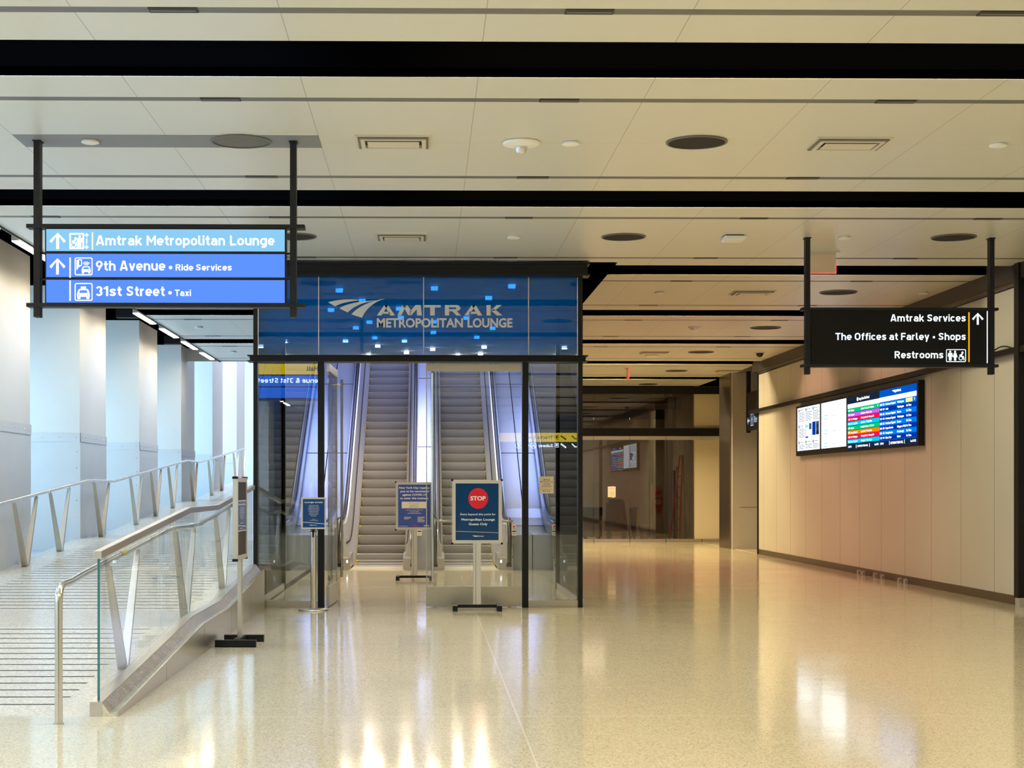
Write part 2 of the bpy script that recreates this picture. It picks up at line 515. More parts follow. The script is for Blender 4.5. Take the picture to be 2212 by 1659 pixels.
_S = [(.47, .55), (.42, .635), (.28, .665), (.14, .63), (.095, .535), (.14, .435), (.28, .375), (.405, .33), (.45, .23), (.40, .125), (.27, .083), (.12, .11), (.05, .195)]
_S2 = [(p[0] * 1.22 - .02, p[1] * 1.375 if p[1] > .4 else p[1] * 1.30) for p in _S]
_S2 = [(x, min(_C, max(_h, y))) for x, y in _S2]
GL = {
    'A': (.76, [[(.085, 0), (.345, 1)], [(.675, 0), (.415, 1)], [(.17, .25), (.59, .25)], [(.30, .93), (.46, .93)]]),
    'M': (.86, [[(_h, 0), (_h, 1)], [(.86 - _h, 0), (.86 - _h, 1)], [(.07, .97), (.43, .36), (.79, .97)]]),
    'L': (.58, [[(_h, 1), (_h, _h), (.58, _h)], [(_h, 0), (.3, 0.001 + _h)]]),
    'R': (.70, [[(_h, 0), (_h, 1)], [(_h, _C), (.38, _C)] + _arc(.38, .71, .205, 90, -90, .205) + [(_h, .505)], [(.36, .46), (.61, 0)]]),
    'S': (.66, [_S2]),
    'T': (.66, [[(0, _C), (.66, _C)], [(.33, 0), (.33, 1)]]),
    'O': (.72, [_bowl(.72, _h, _C)]),
    'F': (.58, [[(_h, 0), (_h, 1)], [(_h, _C), (.58, _C)], [(_h, .50), (.52, .50)]]),
    'E': (.60, [[(_h, 0), (_h, 1)], [(_h, _C), (.60, _C)], [(_h, .505), (.55, .505)], [(_h, _h), (.60, _h)]]),
    'H': (.72, [[(_h, 0), (_h, 1)], [(.72 - _h, 0), (.72 - _h, 1)], [(_h, .50), (.64, .50)]]),
    'C': (.68, [_arc(.36, _C - .2775, .2775, 35, 180) + _arc(.36, _h + .2775, .2775, 180, 325)]),
    'a': (.60, [[(.10, .565)] + _arc(.31, _X - .205, .205, 125, 0) + [(.515, 0)], [(.515, .405), (.25, .405)] + _arc(.25, .244, .161, 90, 270) + [(.32, .083)] + _arc(.33, .27, .185, 270, 360)]),
    'b': (.62, [[(_h, 0), (_h, 1)], _bowl(.62, _h, _X)]),
    'd': (.62, [[(.62 - _h, 0), (.62 - _h, 1)], _bowl(.62, _h, _X)]),
    'p': (.62, [[(_h, -.25), (_h, .74)], _bowl(.62, _h, _X)]),
    'c': (.56, [_arc(.29, _X - .2075, .2075, 35, 180) + _arc(.29, _h + .2075, .2075, 180, 325)]),
    'e': (.60, [[(_h, .355), (.5175, .355)] + _arc(.30, _X - .2175, .2175, 0, 180) + _arc(.30, _h + .2175, .2175, 180, 318)]),
    'f': (.40, [[(.19, 0), (.19, .76)] + _arc(.345, .76, .155, 180, 90, .155)+ [(.40, _C)], [(.03, _X), (.39, _X)]]),
    'g': (.62, [_bowl(.62, _h, _X), [(.5375, .74), (.5375, .03)] + _arc(.31, .03, .2275, 0, -130, .2)]),
    'h': (.60, [[(_h, 0), (_h, 1)], _arch(_h, .60)]),
    'n': (.60, [[(_h, 0), (_h, .74)], _arch(_h, .60)]),
    'm': (.94, [[(_h, 0), (_h, .74)], _arch(_h, .55), _arch(_h + .385, .55)]),
    'i': (.165, [[(_h, 0), (_h, .74)], [(_h, .84), (_h, 1.0)]]),
    'k': (.60, [[(_h, 0), (_h, 1)], [(.10, .26), (.50, .74)], [(.25, .44), (.53, 0)]]),
    'l': (.30, [[(_h, 1), (_h, .25)] + _arc(_h + .167, .25, .167, 180, 270) + [(.30, _h)]]),
    'o': (.60, [_bowl(.60, _h, _X)]),
    'r': (.40, [[(_h, 0), (_h, .74)], [(_h, .40)] + _arc(_h + .22, _X - .22, .22, 180, 78)]),
    's': (.53, [_S]),
    't': (.40, [[(.19, .96), (.19, .24)] + _arc(.345, .24, .157, 180, 270) + [(.40, _h)], [(.02, _X), (.39, _X)]]),
    'u': (.60, [[(.5175, 0), (.5175, .74)], [(_h, .74), (_h, .30)] + _arc(.30, .30, .2175, 180, 360)]),
    'v': (.58, [[(.075, .74), (.285, 0)], [(.505, .74), (.295, 0)]]),
    'w': (.86, [[(.075, .74), (.25, 0)], [(.43, .74), (.25, 0)], [(.43, .74), (.61, 0)], [(.785, .74), (.61, 0)]]),
    'x': (.58, [[(.075, .74), (.505, 0)], [(.505, .74), (.075, 0)]]),
    'y': (.58, [[(.075, .74), (.29, .03)], [(.505, .74), (.21, -.25)]]),
    '1': (.40, [[(.29, 0), (.29, 1)], [(.02, .73), (.25, .93)]]),
    '3': (.60, [[(.09, .80)] + _arc(.30, .7125, .205, 140, -75), _arc(.30, .2975, .2145, 75, -155)]),
    '5': (.60, [[(.54, _C), (.15, _C), (.115, .50)], [(.115, .50)] + _arc(.30, .315, .232, 125, -150)]),
    '6': (.62, [_bowl(.62, _h, .60), [(.12, .42), (.40, 1)]]),
    '8': (.62, [_bowl(.58, .50, _C), _bowl(.62, _h, .52)]),
    '9': (.62, [_bowl(.62, .40, _C), [(.50, .58), (.22, 0)]]),
    '-': (.40, [[(.02, .42), (.38, .42)]]),
    '&': (.74, [[(.70, 0), (.19, .66)] + _arc(.33, .77, .16, 200, -20) + [(.20, .48)] + _arc(.30, .28, .2, 130, 300) + [(.68, .46)]]),
}


def stroke_poly(pts, w):
    """quads of an even-width line with mitred joints"""
    pts = [Vector(p) for p in pts]
    q = [pts[0]]
    for p in pts[1:]:
        if (p - q[-1]).length > 1e-5:
            q.append(p)
    pts = q
    L, R = [], []
    for i, p in enumerate(pts):
        d0 = (p - pts[i - 1]).normalized() if i else None
        d1 = (pts[i + 1] - p).normalized() if i < len(pts) - 1 else None
        if d0 is None:
            d0 = d1
        if d1 is None:
            d1 = d0
        n0, n1 = Vector((-d0.y, d0.x)), Vector((-d1.y, d1.x))
        m = (n0 + n1)
        if m.length < 1e-4:
            m = n0
        m.normalize()
        k = min(1.6, 1 / max(.3, m.dot(n0)))
        L.append(p + m * w / 2 * k)
        R.append(p - m * w / 2 * k)
    vs = L + R
    n = len(pts)
    return vs, [(i, i + 1, n + i + 1, n + i) for i in range(n - 1)]


_sc = {}


def sign2d(s):
    if s in _sc:
        return _sc[s]
    V, Fc, x = [], [], 0.0
    for ch in s:
        if ch == ' ':
            x += .30
            continue
        w, st = GL[ch]
        for line in st:
            vs, fs = stroke_poly(line, SW)
            b = len(V)
            V += [(v[0] + x, v[1]) for v in vs]
            Fc += [tuple(b + j for j in f) for f in fs]
        x += w + .105
    _sc[s] = (V, Fc)
    return _sc[s]


# ------------------------------------------------------------------ mesh builder
class MB:
    def __init__(self):
        self.v, self.f, self.m, self.mats = [], [], [], []

    def mi(self, mat):
        if mat not in self.mats:
            self.mats.append(mat)
        return self.mats.index(mat)

    def add(self, vs, fs, mat):
        b = len(self.v)
        self.v += [Vector(p) for p in vs]
        i = self.mi(mat)
        for f in fs:
            self.f.append([b + j for j in f])
            self.m.append(i)
        return self

    def box(self, x0, x1, y0, y1, z0, z1, mat):
        vs = [(x, y, z) for z in (z0, z1) for y in (y0, y1) for x in (x0, x1)]
        fs = [(0, 2, 3, 1), (4, 5, 7, 6), (0, 1, 5, 4), (2, 6, 7, 3), (0, 4, 6, 2), (1, 3, 7, 5)]
        return self.add(vs, fs, mat)

    def prism(self, pts, ext, mat):
        """polygon extruded by a vector"""
        n = len(pts)
        e = Vector(ext)
        a = [Vector(p) for p in pts]
        vs = a + [p + e for p in a]
        fs = [tuple(range(n)), tuple(range(2 * n - 1, n - 1, -1))]
        fs += [(i, i + n, (i + 1) % n + n, (i + 1) % n) for i in range(n)]
        return self.add(vs, fs, mat)

    def loft(self, rings, mat, caps=True, closed=True):
        n = len(rings[0])
        vs = [p for r in rings for p in r]
        fs = []
        for i in range(len(rings) - 1):
            for j in range(n if closed else n - 1):
                k = (j + 1) % n
                fs.append((i * n + j, i * n + k, (i + 1) * n + k, (i + 1) * n + j))
        if caps:
            fs.append(tuple(range(n - 1, -1, -1)))
            fs.append(tuple((len(rings) - 1) * n + j for j in range(n)))
        return self.add(vs, fs, mat)

    def tube(self, pts, r, mat, seg=10, caps=True):
        pts = [Vector(p) for p in pts]
        rings = []
        up = Vector((0.123, 0.31, 0.94)).normalized()
        for i, p in enumerate(pts):
            if i == 0:
                t = (pts[1] - p).normalized()
            elif i == len(pts) - 1:
                t = (p - pts[i - 1]).normalized()
            else:
                t = ((p - pts[i - 1]).normalized() + (pts[i + 1] - p).normalized()).normalized()
            a = (up - t * up.dot(t)).normalized()
            b = t.cross(a)
            up = a
            rings.append([p + (a * math.cos(2 * math.pi * k / seg) + b * math.sin(2 * math.pi * k / seg)) * r for k in range(seg)])
        return self.loft(rings, mat, caps)

    def cyl(self, c, r, h, mat, seg=28, r2=None):
        c = Vector(c)
        r2 = r if r2 is None else r2
        rings = [[c + Vector((rr * math.cos(2 * math.pi * k / seg), rr * math.sin(2 * math.pi * k / seg), z)) for k in range(seg)]
                 for rr, z in ((r, 0), (r2, h))]
        return self.loft(rings, mat)

    def lathe(self, c, prof, mat, seg=28):
        c = Vector(c)
        rings = [[c + Vector((rr * math.cos(2 * math.pi * k / seg), rr * math.sin(2 * math.pi * k / seg), z)) for k in range(seg)]
                 for rr, z in prof]
        return self.loft(rings, mat)

    def build(self, name, parent=None, kind=None, label=None, cat=None, group=None, smooth=False, bevel=0.0):
        me = bpy.data.meshes.new(name)
        off = parent_origin(parent) if parent else Vector((0, 0, 0))
        me.from_pydata([tuple(p - off) for p in self.v], [], self.f)
        for mt in self.mats:
            me.materials.append(mt if not isinstance(mt, str) else M[mt])
        me.polygons.foreach_set('material_index', self.m)
        bm = bmesh.new()
        bm.from_mesh(me)
        bmesh.ops.recalc_face_normals(bm, faces=bm.faces)
        bm.to_mesh(me)
        bm.free()
        if smooth:
            for p in me.polygons:
                p.use_smooth = True
        me.update()
        o = bpy.data.objects.new(name, me)
        COL.objects.link(o)
        if parent:
            o.parent = parent
        if bevel:
            b = o.modifiers.new('edge', 'BEVEL')
            b.width = bevel
            b.segments = 2
            b.limit_method = 'ANGLE'
        if smooth:
            try:
                w = o.modifiers.new('shade', 'EDGE_SPLIT')
                w.split_angle = math.radians(40)
            except Exception:
                pass
        tag(o, label, cat, group, kind)
        return o


_org = {}


def parent_origin(p):
    v = Vector((0, 0, 0))
    q = p
    while q is not None:
        v += Vector(q.location)
        q = q.parent
    return v


def tag(o, label=None, cat=None, group=None, kind=None):
    if label:
        o['label'] = label
    if cat:
        o['category'] = cat
    if group:
        o['group'] = group
    if kind:
        o['kind'] = kind
    return o


def thing(name, loc, label, cat, group=None):
    o = bpy.data.objects.new(name, None)
    o.empty_display_size = 0.2
    COL.objects.link(o)
    o.location = loc
    return tag(o, label, cat, group)


def struct(name, mb, **kw):
    return mb.build(name, kind='structure', **kw)


def copy_tree(o, loc, label, group=None):
    r = o.copy()
    COL.objects.link(r)
    r.location = loc
    r['label'] = label
    if group:
        r['group'] = group
    for ch in o.children:
        c = ch.copy()
        COL.objects.link(c)
        c.parent = r
        for g in ch.children:
            d = g.copy()
            COL.objects.link(d)
            d.parent = c
    return r


ORD = ['nearest', 'second nearest', 'third nearest', 'fourth nearest', 'fifth nearest', 'sixth nearest', 'seventh nearest', 'eighth nearest', 'ninth nearest', 'tenth nearest']
NTH = ['first', 'second', 'third', 'fourth', 'fifth', 'sixth', 'seventh', 'eighth', 'ninth', 'tenth', 'eleventh', 'twelfth']


# ------------------------------------------------------------------ flat layouts on real surfaces
class Flat:
    """draws flat shapes on a plane given by P(u, v, lift) -> point"""

    def __init__(self, P):
        self.P = P
        self.mb = MB()

    def poly(self, pts, mat, lift=0.002):
        self.mb.add([self.P(u, v, lift) for u, v in pts], [tuple(range(len(pts)))], mat)
        return self

    def rect(self, x0, y0, x1, y1, mat, lift=0.002):
        return self.poly([(x0, y0), (x1, y0), (x1, y1), (x0, y1)], mat, lift)

    def disc(self, cx, cy, rx, mat, lift=0.002, ry=None, seg=28):
        ry = rx if ry is None else ry
        return self.poly([(cx + rx * math.cos(2 * math.pi * k / seg), cy + ry * math.sin(2 * math.pi * k / seg)) for k in range(seg)], mat, lift)

    def line(self, pts, w, mat, lift=0.002, closed=False):
        n = len(pts)
        for i in range(n if closed else n - 1):
            a, b = Vector(pts[i]), Vector(pts[(i + 1) % n])
            d = (b - a)
            if d.length < 1e-9:
                continue
            d.normalize()
            q = Vector((-d.y, d.x)) * w / 2
            a2, b2 = a - d * w * 0.25, b + d * w * 0.25
            self.poly([a2 + q, b2 + q, b2 - q, a2 - q], mat, lift)
        return self

    def ring(self, cx, cy, r, w, mat, lift=0.002, a0=0.0, a1=360.0, seg=24):
        n = max(3, int(seg * (a1 - a0) / 360))
        vs, fs = [], []
        for k in range(n + 1):
            a = math.radians(a0 + (a1 - a0) * k / n)
            for rr in (r - w / 2, r + w / 2):
                vs.append(self.P(cx + rr * math.cos(a), cy + rr * math.sin(a), lift))
        for k in range(n):
            fs.append((2 * k, 2 * k + 1, 2 * k + 3, 2 * k + 2))
        self.mb.add(vs, fs, mat)
        return self

    def frame(self, x0, y0, x1, y1, w, mat, lift=0.002, r=0.0):
        if r <= 0:
            self.rect(x0, y0, x1, y0 + w, mat, lift); self.rect(x0, y1 - w, x1, y1, mat, lift)
            self.rect(x0, y0 + w, x0 + w, y1 - w, mat, lift); self.rect(x1 - w, y0 + w, x1, y1 - w, mat, lift)
            return self
        out, inn = [], []
        for cx, cy, a in ((x1 - r, y1 - r, 0), (x0 + r, y1 - r, 90), (x0 + r, y0 + r, 180), (x1 - r, y0 + r, 270)):
            for k in range(6):
                t = math.radians(a + 18 * k)
                out.append((cx + r * math.cos(t), cy + r * math.sin(t)))
                inn.append((cx + (r - w) * math.cos(t), cy + (r - w) * math.sin(t)))
        n = len(out)
        vs = [self.P(*p, lift) for p in out] + [self.P(*p, lift) for p in inn]
        self.mb.add(vs, [(i, (i + 1) % n, n + (i + 1) % n, n + i) for i in range(n)], mat)
        return self

    def text(self, s, x0, x1, base, cap, mat, lift=0.003, bold=0.018, align=None):
        """glyphs fitted between x0 and x1; base/cap rows of the capitals. align with x1=None keeps natural width"""
        vs, fs = text2d(s, bold)
        hv, _ = text2d('H', bold)
        hmin, hmax = min(p[1] for p in hv), max(p[1] for p in hv)
        sx0, sx1 = min(p[0] for p in vs), max(p[0] for p in vs)
        ky = (cap - base) / (hmax - hmin)
        kx = (x1 - x0) / (sx1 - sx0)
        self.mb.add([self.P(x0 + (p[0] - sx0) * kx, base + (p[1] - hmin) * ky, lift) for p in vs], fs, mat)
        return self

    def sign(self, s, x0, x1, base, cap, mat, lift=0.003):
        """sign lettering fitted between x0 and x1"""
        vs, fs = sign2d(s)
        a, b = min(p[0] for p in vs), max(p[0] for p in vs)
        kx, ky = (x1 - x0) / (b - a), (cap - base)
        self.mb.add([self.P(x0 + (p[0] - a) * kx, base + p[1] * ky, lift) for p in vs], fs, mat)
        return self

    def ctext(self, s, cx, base, cap, mat, lift=0.003, bold=0.01, squeeze=1.0, maxw=None, sgn=1):
        """centred text at natural proportions"""
        vs, fs = text2d(s, bold)
        hv, _ = text2d('H', bold)
        hh = max(p[1] for p in hv) - min(p[1] for p in hv)
        w = (max(p[0] for p in vs) - min(p[0] for p in vs)) * abs(cap - base) / hh * squeeze
        if maxw and w > maxw:
            w = maxw
        return self.text(s, cx - sgn * w / 2, cx + sgn * w / 2, base, cap, mat, lift, bold)

    def ltext(self, s, x, base, cap, mat, lift=0.003, bold=0.01, squeeze=1.0, sgn=1):
        vs, fs = text2d(s, bold)
        hv, _ = text2d('H', bold)
        hh = max(p[1] for p in hv) - min(p[1] for p in hv)
        w = (max(p[0] for p in vs) - min(p[0] for p in vs)) * abs(cap - base) / hh * squeeze
        return self.text(s, x, x + sgn * w, base, cap, mat, lift, bold)

    def arrow(self, cx, top, bot, half, w, mat, lift=0.003, ang=0.0):
        """arrow pointing to 'top'"""
        h = bot - top
        sgn = 1 if h > 0 else -1
        k = w * 0.72
        pts = [(0, 0), (half, half * sgn), (half - k, half * sgn + k * sgn), (w / 2, w * 1.25 * sgn), (w / 2, h), (-w / 2, h),
               (-w / 2, w * 1.25 * sgn), (-half + k, half * sgn + k * sgn), (-half, half * sgn)]
        c, s = math.cos(math.radians(ang)), math.sin(math.radians(ang))
        cy = h / 2
        q = [(cx + x * c - (y - cy) * s, top + cy + x * s + (y - cy) * c) for x, y in pts]
        # split into head chevrons and shaft (concave shapes stay clean)
        self.poly([q[0], q[1], q[2], q[3]], mat, lift)
        self.poly([q[0], q[3], q[7 - 1], q[6]], mat, lift) if False else None
        self.poly([q[0], q[6], q[7], q[8]], mat, lift)
        self.poly([q[0], q[3], q[4], q[5], q[6]], mat, lift)
        return self

    def build(self, name, parent=None, **kw):
        return self.mb.build(name, parent, **kw)


def planeY(y, back=False):
    """pixel layout on the plane Y = y, lifted towards the camera"""
    def P(u, v, lift):
        return onY(u, v, y) + Vector((0, -lift, 0))
    return P


def planeX(x):
    def P(u, v, lift):
        return onX(u, v, x) + Vector((-lift, 0, 0))
    return P


def person_icon(F, cx, top, h, mat, skirt=False, lift=0.003):
    r = h * 0.1
    F.disc(cx, top + r, r, mat, lift, seg=16)
    s = h * 0.2
    if skirt:
        F.poly([(cx - s * 0.6, top + h * .23), (cx + s * 0.6, top + h * .23), (cx + s * 1.25, top + h * .66), (cx - s * 1.25, top + h * .66)], mat, lift)
        F.rect(cx - s * .55, top + h * .66, cx + s * .55, top + h, mat, lift)
    else:
        F.poly([(cx - s, top + h * .23), (cx + s, top + h * .23), (cx + s * 1.25, top + h * .58), (cx + s * .75, top + h * .58),
                (cx + s * .62, top + h), (cx - s * .62, top + h), (cx - s * .75, top + h * .58), (cx - s * 1.25, top + h * .58)], mat, lift)


def wheelchair_icon(F, x, top, h, mat, lift=0.003, flip=1):
    F.disc(x + flip * h * .34, top + h * .12, h * .12, mat, lift, seg=16)
    F.line([(x + flip * h * .30, top + h * .28), (x + flip * h * .12, top + h * .55)], h * .16, mat, lift)
    F.line([(x + flip * h * .26, top + h * .30), (x - flip * h * .02, top + h * .42)], h * .08, mat, lift)
    F.line([(x + flip * h * .12, top + h * .56), (x + flip * h * .44, top + h * .56), (x + flip * h * .52, top + h * .96)], h * .11, mat, lift)
    F.ring(x + flip * h * .14, top + h * .76, h * .20, h * .08, mat, lift)


def car_icon(F, cx, top, w, h, mat, back, lift=0.003, taxi=False):
    y = top
    if taxi:
        F.rect(cx - w * .2, y, cx + w * .2, y + h * .2, mat, lift)
        y += h * .2
        h = h * .8
    F.poly([(cx - w * .32, y), (cx + w * .32, y), (cx + w * .40, y + h * .1), (cx + w * .5, y + h * .5), (cx + w * .5, y + h * .78), (cx - w * .5, y + h * .78),
            (cx - w * .5, y + h * .5), (cx - w * .40, y + h * .1)], mat, lift)
    F.rect(cx - w * .47, y + h * .78, cx - w * .24, y + h, mat, lift)
    F.rect(cx + w * .24, y + h * .78, cx + w * .47, y + h, mat, lift)
    F.poly([(cx - w * .26, y + h * .12), (cx + w * .26, y + h * .12), (cx + w * .34, y + h * .40), (cx - w * .34, y + h * .40)], back, lift + 0.001)
    F.disc(cx - w * .34, y + h * .6, w * .05, back, lift + 0.001, seg=10)
    F.disc(cx + w * .34, y + h * .6, w * .05, back, lift + 0.001, seg=10)


def rail_logo(F, u0, v0, du, dv, mat, lift=0.003):
    """three sweeping blades; coordinates in a 120 x 40 box"""
    def bez(a, b, c, n=8):
        return [((1 - t) ** 2 * a[0] + 2 * t * (1 - t) * b[0] + t * t * c[0], (1 - t) ** 2 * a[1] + 2 * t * (1 - t) * b[1] + t * t * c[1]) for t in [i / n for i in range(n + 1)]]

    def band(up, lo):
        n = len(up)
        P = lambda p: (u0 + p[0] * du, v0 + p[1] * dv)
        for i in range(n - 1):
            F.poly([P(up[i]), P(up[i + 1]), P(lo[i + 1]), P(lo[i])], mat, lift)
    band(bez((0, 8), (30, -1), (72, 3)), bez((15, 17), (30, 7), (72, 3.2)))
    band(bez((24, 21), (48, 6), (104, 4)), bez((42, 30), (62, 9), (104, 4.3)))
    band(bez((50, 34), (72, 9), (122, 0)), bez((73, 41.5), (86, 11), (122, 0.3)))


# ================================================================== SETTING
# ---- floor
mb = MB()
mb.box(-2.14, 12, -27, 47, -0.3, 0, 'terrazzo')
mb.box(-9, -2.14, -27, 10.9, -0.3, 0, 'terrazzo')
struct('floor', mb)


# ---- ramp
def ramp_z(y):
    pts = [(10.9, 0), (15.06, .25), (17.06, .25), (25.3, .75), (27.4, .75), (35.7, 1.25), (37.8, 1.25), (47.0, 1.80)]
    if y <= pts[0][0]:
        return 0.0
    for (a, za), (b, zb) in zip(pts, pts[1:]):
        if y <= b:
            return za + (zb - za) * (y - a) / (b - a)
    return pts[-1][1]


RBREAK = [10.9, 15.06, 17.06, 25.3, 27.4, 35.7, 37.8, 47.0]
mb = MB()
for a, b in zip(RBREAK, RBREAK[1:]):
    mb.prism([(-5.56, a, -0.3), (-5.56, b, -0.3), (-5.56, b, ramp_z(b)), (-5.56, a, ramp_z(a))], (3.33, 0, 0), 'ramp')
# dark groove lines across the sloping runs
for a, b in ((11.3, 14.95), (17.2, 25.1), (27.6, 35.5), (38.0, 46)):
    y = a
    while y < b:
        x1 = -2.57
        mb.add([(-5.1, y, ramp_z(y) + .002), (x1, y, ramp_z(y) + .002), (x1, y + .024, ramp_z(y + .024) + .002), (-5.1, y + .024, ramp_z(y + .024) + .002)], [(0, 1, 2, 3)], 'groove')
        y += 0.276
struct('ramp', mb)

# ---- ceiling with grey strips and black slots


def spans(y0, y1):
    """slabs between strips and slots"""
    cuts = []
    for k in range(-8, 8):
        c = SLOT0 + SLOTP * k
        cuts += [(c - SLOTH, c + SLOTH, 'slot'), (c - 1.19, c - 1.07, 'strip'), (c + 1.07, c + 1.19, 'strip')]
    cuts.sort()
    out, y = [], y0
    for a, b, t in cuts:
        if b <= y0 or a >= y1:
            continue
        if a > y:
            out.append((y, a, 'slab'))
        out.append((max(a, y0), min(b, y1), t))
        y = b
    if y < y1:
        out.append((y, y1, 'slab'))
    return out


cb = MB()
slots = []


def ceil_region(x0, x1, y0, y1):
    for a, b, t in spans(y0, y1):
        if t == 'slab':
            cb.box(x0, x1, a, b, CEIL, CEIL + .07, 'ceiling')
        elif t == 'strip':
            cb.box(x0, x1, a, b, CEIL + .002, CEIL + .07, 'strip')
        else:
            s = MB()
            s.box(x0, x1, a - .03, a, CEIL + .001, CEIL + .55, 'void')
            s.box(x0, x1, b, b + .03, CEIL + .001, CEIL + .55, 'void')
            s.box(x0, x1, a, b, CEIL + .5, CEIL + .55, 'void')
            s.box(x0 - .02, x0, a, b, CEIL + .001, CEIL + .55, 'void')
            s.box(x1, x1 + .02, a, b, CEIL + .001, CEIL + .55, 'void')
            slots.append(s)


ceil_region(XL, XR, -27, VY)
ceil_region(2.5, XR, VY, 46.05)
ceil_region(XL, VX0, VY, 37.2)
# entrance ceiling
cb.box(VX0, VX1, VY + .05, 35.6, CEIL, CEIL + .07, 'white')
# unseen lid added above everything to stop sky light leaking in
cb.box(-5.0, 12, -27, 36.0, CEIL + .56, CEIL + .62, 'void')
cb.box(2.03, 12, 36.0, 47, CEIL + .56, CEIL + .62, 'void')
struct('ceiling', cb)
for s in slots:
    struct('ceiling_slot', s)
mb = MB()
mb.box(VX1 + .02, VX1 + .05, VY + .3, 46, CEIL, CEIL + .55, 'void')
mb.box(2.47, 2.5, VY + .3, 46, CEIL + .001, CEIL + .55, 'void')
mb.box(VX1 + .02, 2.5, VY + .3, 46, CEIL + .5, CEIL + .55, 'void')
struct('ceiling_slot', mb)
# ceiling edge and black lamp trough on the left
mb = MB()
mb.box(XL - .02, XL, -27, 37.2, CEIL - .02, CEIL + .3, 'black')
mb.box(-7.7, XL - .02, -27, 37.2, CEIL + .30, CEIL + .36, 'void')
for k in range(-8, 3):
    y = 23.5 + SLOTP * k
    mb.box(-5.58, XL - .02, y, y + .16, CEIL + .12, CEIL + .30, 'frame')
struct('trim_1', mb)

# ---- left wall: piers, recesses with daylight windows
PX = -5.55
PNEAR, PLEN = 25.66, 2.08
wl = MB()
wl.box(-8.0, -7.6, -27, 60, -0.3, 12, 'pier')
struct('wall_left', wl)
for k in range(-8, 5):
    y0 = PNEAR + 5.29 * k
    y1 = y0 + PLEN
    top = 4.86 if k < 3 else 9.0
    p = MB()
    p.box(-7.6, PX, y0, y1, -0.2, top, 'pier')
    po = struct('pier', p)
    zb = ramp_z(y0)
    w = MB()
    # riveted plate wainscot: front plate and side plate
    zt = 2.44
    w.box(-7.3, PX + .012, y0 - .012, y0, -.1, zt, 'pier_steel')
    w.box(PX, PX + .012, y0, y1, -.1, zt, 'pier_steel')
    w.box(-7.3, PX + .02, y0 - .02, y0 - .012, zt - .14, zt, 'pier_steel')
    w.box(PX + .012, PX + .02, y0 - .02, y1, zt - .14, zt, 'pier_steel')
    w.box(PX - .11, PX + .012, y0 - .02, y0 - .012, zb, zt - .14, 'pier_steel')
    if -2 <= k <= 3:
        for j in range(6):
            w.lathe((PX - .06 - .27 * j, y0 - .02, zt - .07), [(0, -.012), (.012, -.006), (.014, 0), (.012, .006), (0, .012)], 'pier_steel', 8)
        z = zt - .3
        while z > zb + .1:
            w.lathe((PX - .05, y0 - .02, z), [(0, -.012), (.012, -.006), (.014, 0), (.012, .006), (0, .012)], 'pier_steel', 8)
            z -= .26
        for j in range(8):
            w.lathe((PX + .02, y0 + .08 + .27 * j, zt - .07), [(0, -.012), (.012, -.006), (.014, 0), (.012, .006), (0, .012)], 'pier_steel', 8)
    w.build('riveted_plate', po)
    # recess between this pier and the next one
    r = MB()
    r.box(-7.6, PX, y1, y0 + 5.29, -.2, ramp_z(y1) - .02, 'floor_recess')
    struct('recess_floor', r)
    g = MB()
    g.box(-7.6, -7.56, y1 + .25, y0 + 5.04, 1.3, 3.9 if k < 2 else 6.0, 'sky')
    wo = struct('window_%d' % (k + 20), g)
    fr = MB()
    for q in range(4):
        yy = y1 + .25 + q * (5.29 - PLEN - .5) / 3
        fr.box(-7.56, -7.5, yy - .03, yy + .03, 1.3, 3.9 if k < 2 else 6.0, 'frame')
    fr.build('frame', wo)

# far part of the left hall: high pale ceiling and end wall
mb = MB()
mb.box(-8, VX0 - .05, 37.2, 60, 8.5, 8.6, 'white')
mb.box(-8, VX0 - .05, 37.15, 37.2, CEIL, 8.6, 'white')
struct('ceiling_2', mb)
mb = MB()
mb.box(-8, VX0 - .05, 52, 52.2, -.2, 8.6, 'white')
mb.box(-5.56, VX0 - .05, 47, 52, -.2, 1.8, 'ramp')
struct('wall_far_left', mb)
area('far_hall_fill', (-4, 45, 8.3), 3, 9, 620, (0.74, 0.78, 1.0))  # added light that brightens the far piers, no fixture built

# ---- right wall
mb = MB()
mb.box(XR, XR + .6, -27, 37.6, 0, CEIL + .5, 'wall')
struct('wall_right', mb)
mb = MB()
mb.box(XR - .012, XR, -27, 37.6, 0, .12, 'steel_dark')
struct('baseboard_right', mb)
mb = MB()
mb.box(XR - .10, XR, -27, 37.9, CEIL - .20, CEIL + .3, 'bronze')
mb.box(XR - .03, XR, -27, 37.65, CEIL - .235, CEIL - .2, 'steel_dark')
mb.box(XR - .015, XR, -27, 37.62, CEIL - .27, CEIL - .25, 'black')
struct('trim_2', mb)
mb = MB()
mb.box(XR - .03, XR + .6, 37.6, 37.66, 0, CEIL, 'black')
struct('trim_3', mb)
mb = MB()
mb.box(XR - .13, XR + .01, 20.72, 20.88, .12, CEIL, 'black')
po = struct('trim_4', mb)
mb = MB()
mb.box(XR - .12, XR + .01, 20.7, 20.86, 0, .12, 'alu')
mb.build('plinth', po)
# black equipment rail along the wall
mb = MB()
mb.box(XR - .12, XR - .04, 12, 38.2, 3.33, 3.41, 'black')
for j in range(19):
    y = 12.7 + j * 1.373
    mb.box(XR - .05, XR, y - .03, y + .03, 3.34, 3.40, 'black')
struct('trim_5', mb)

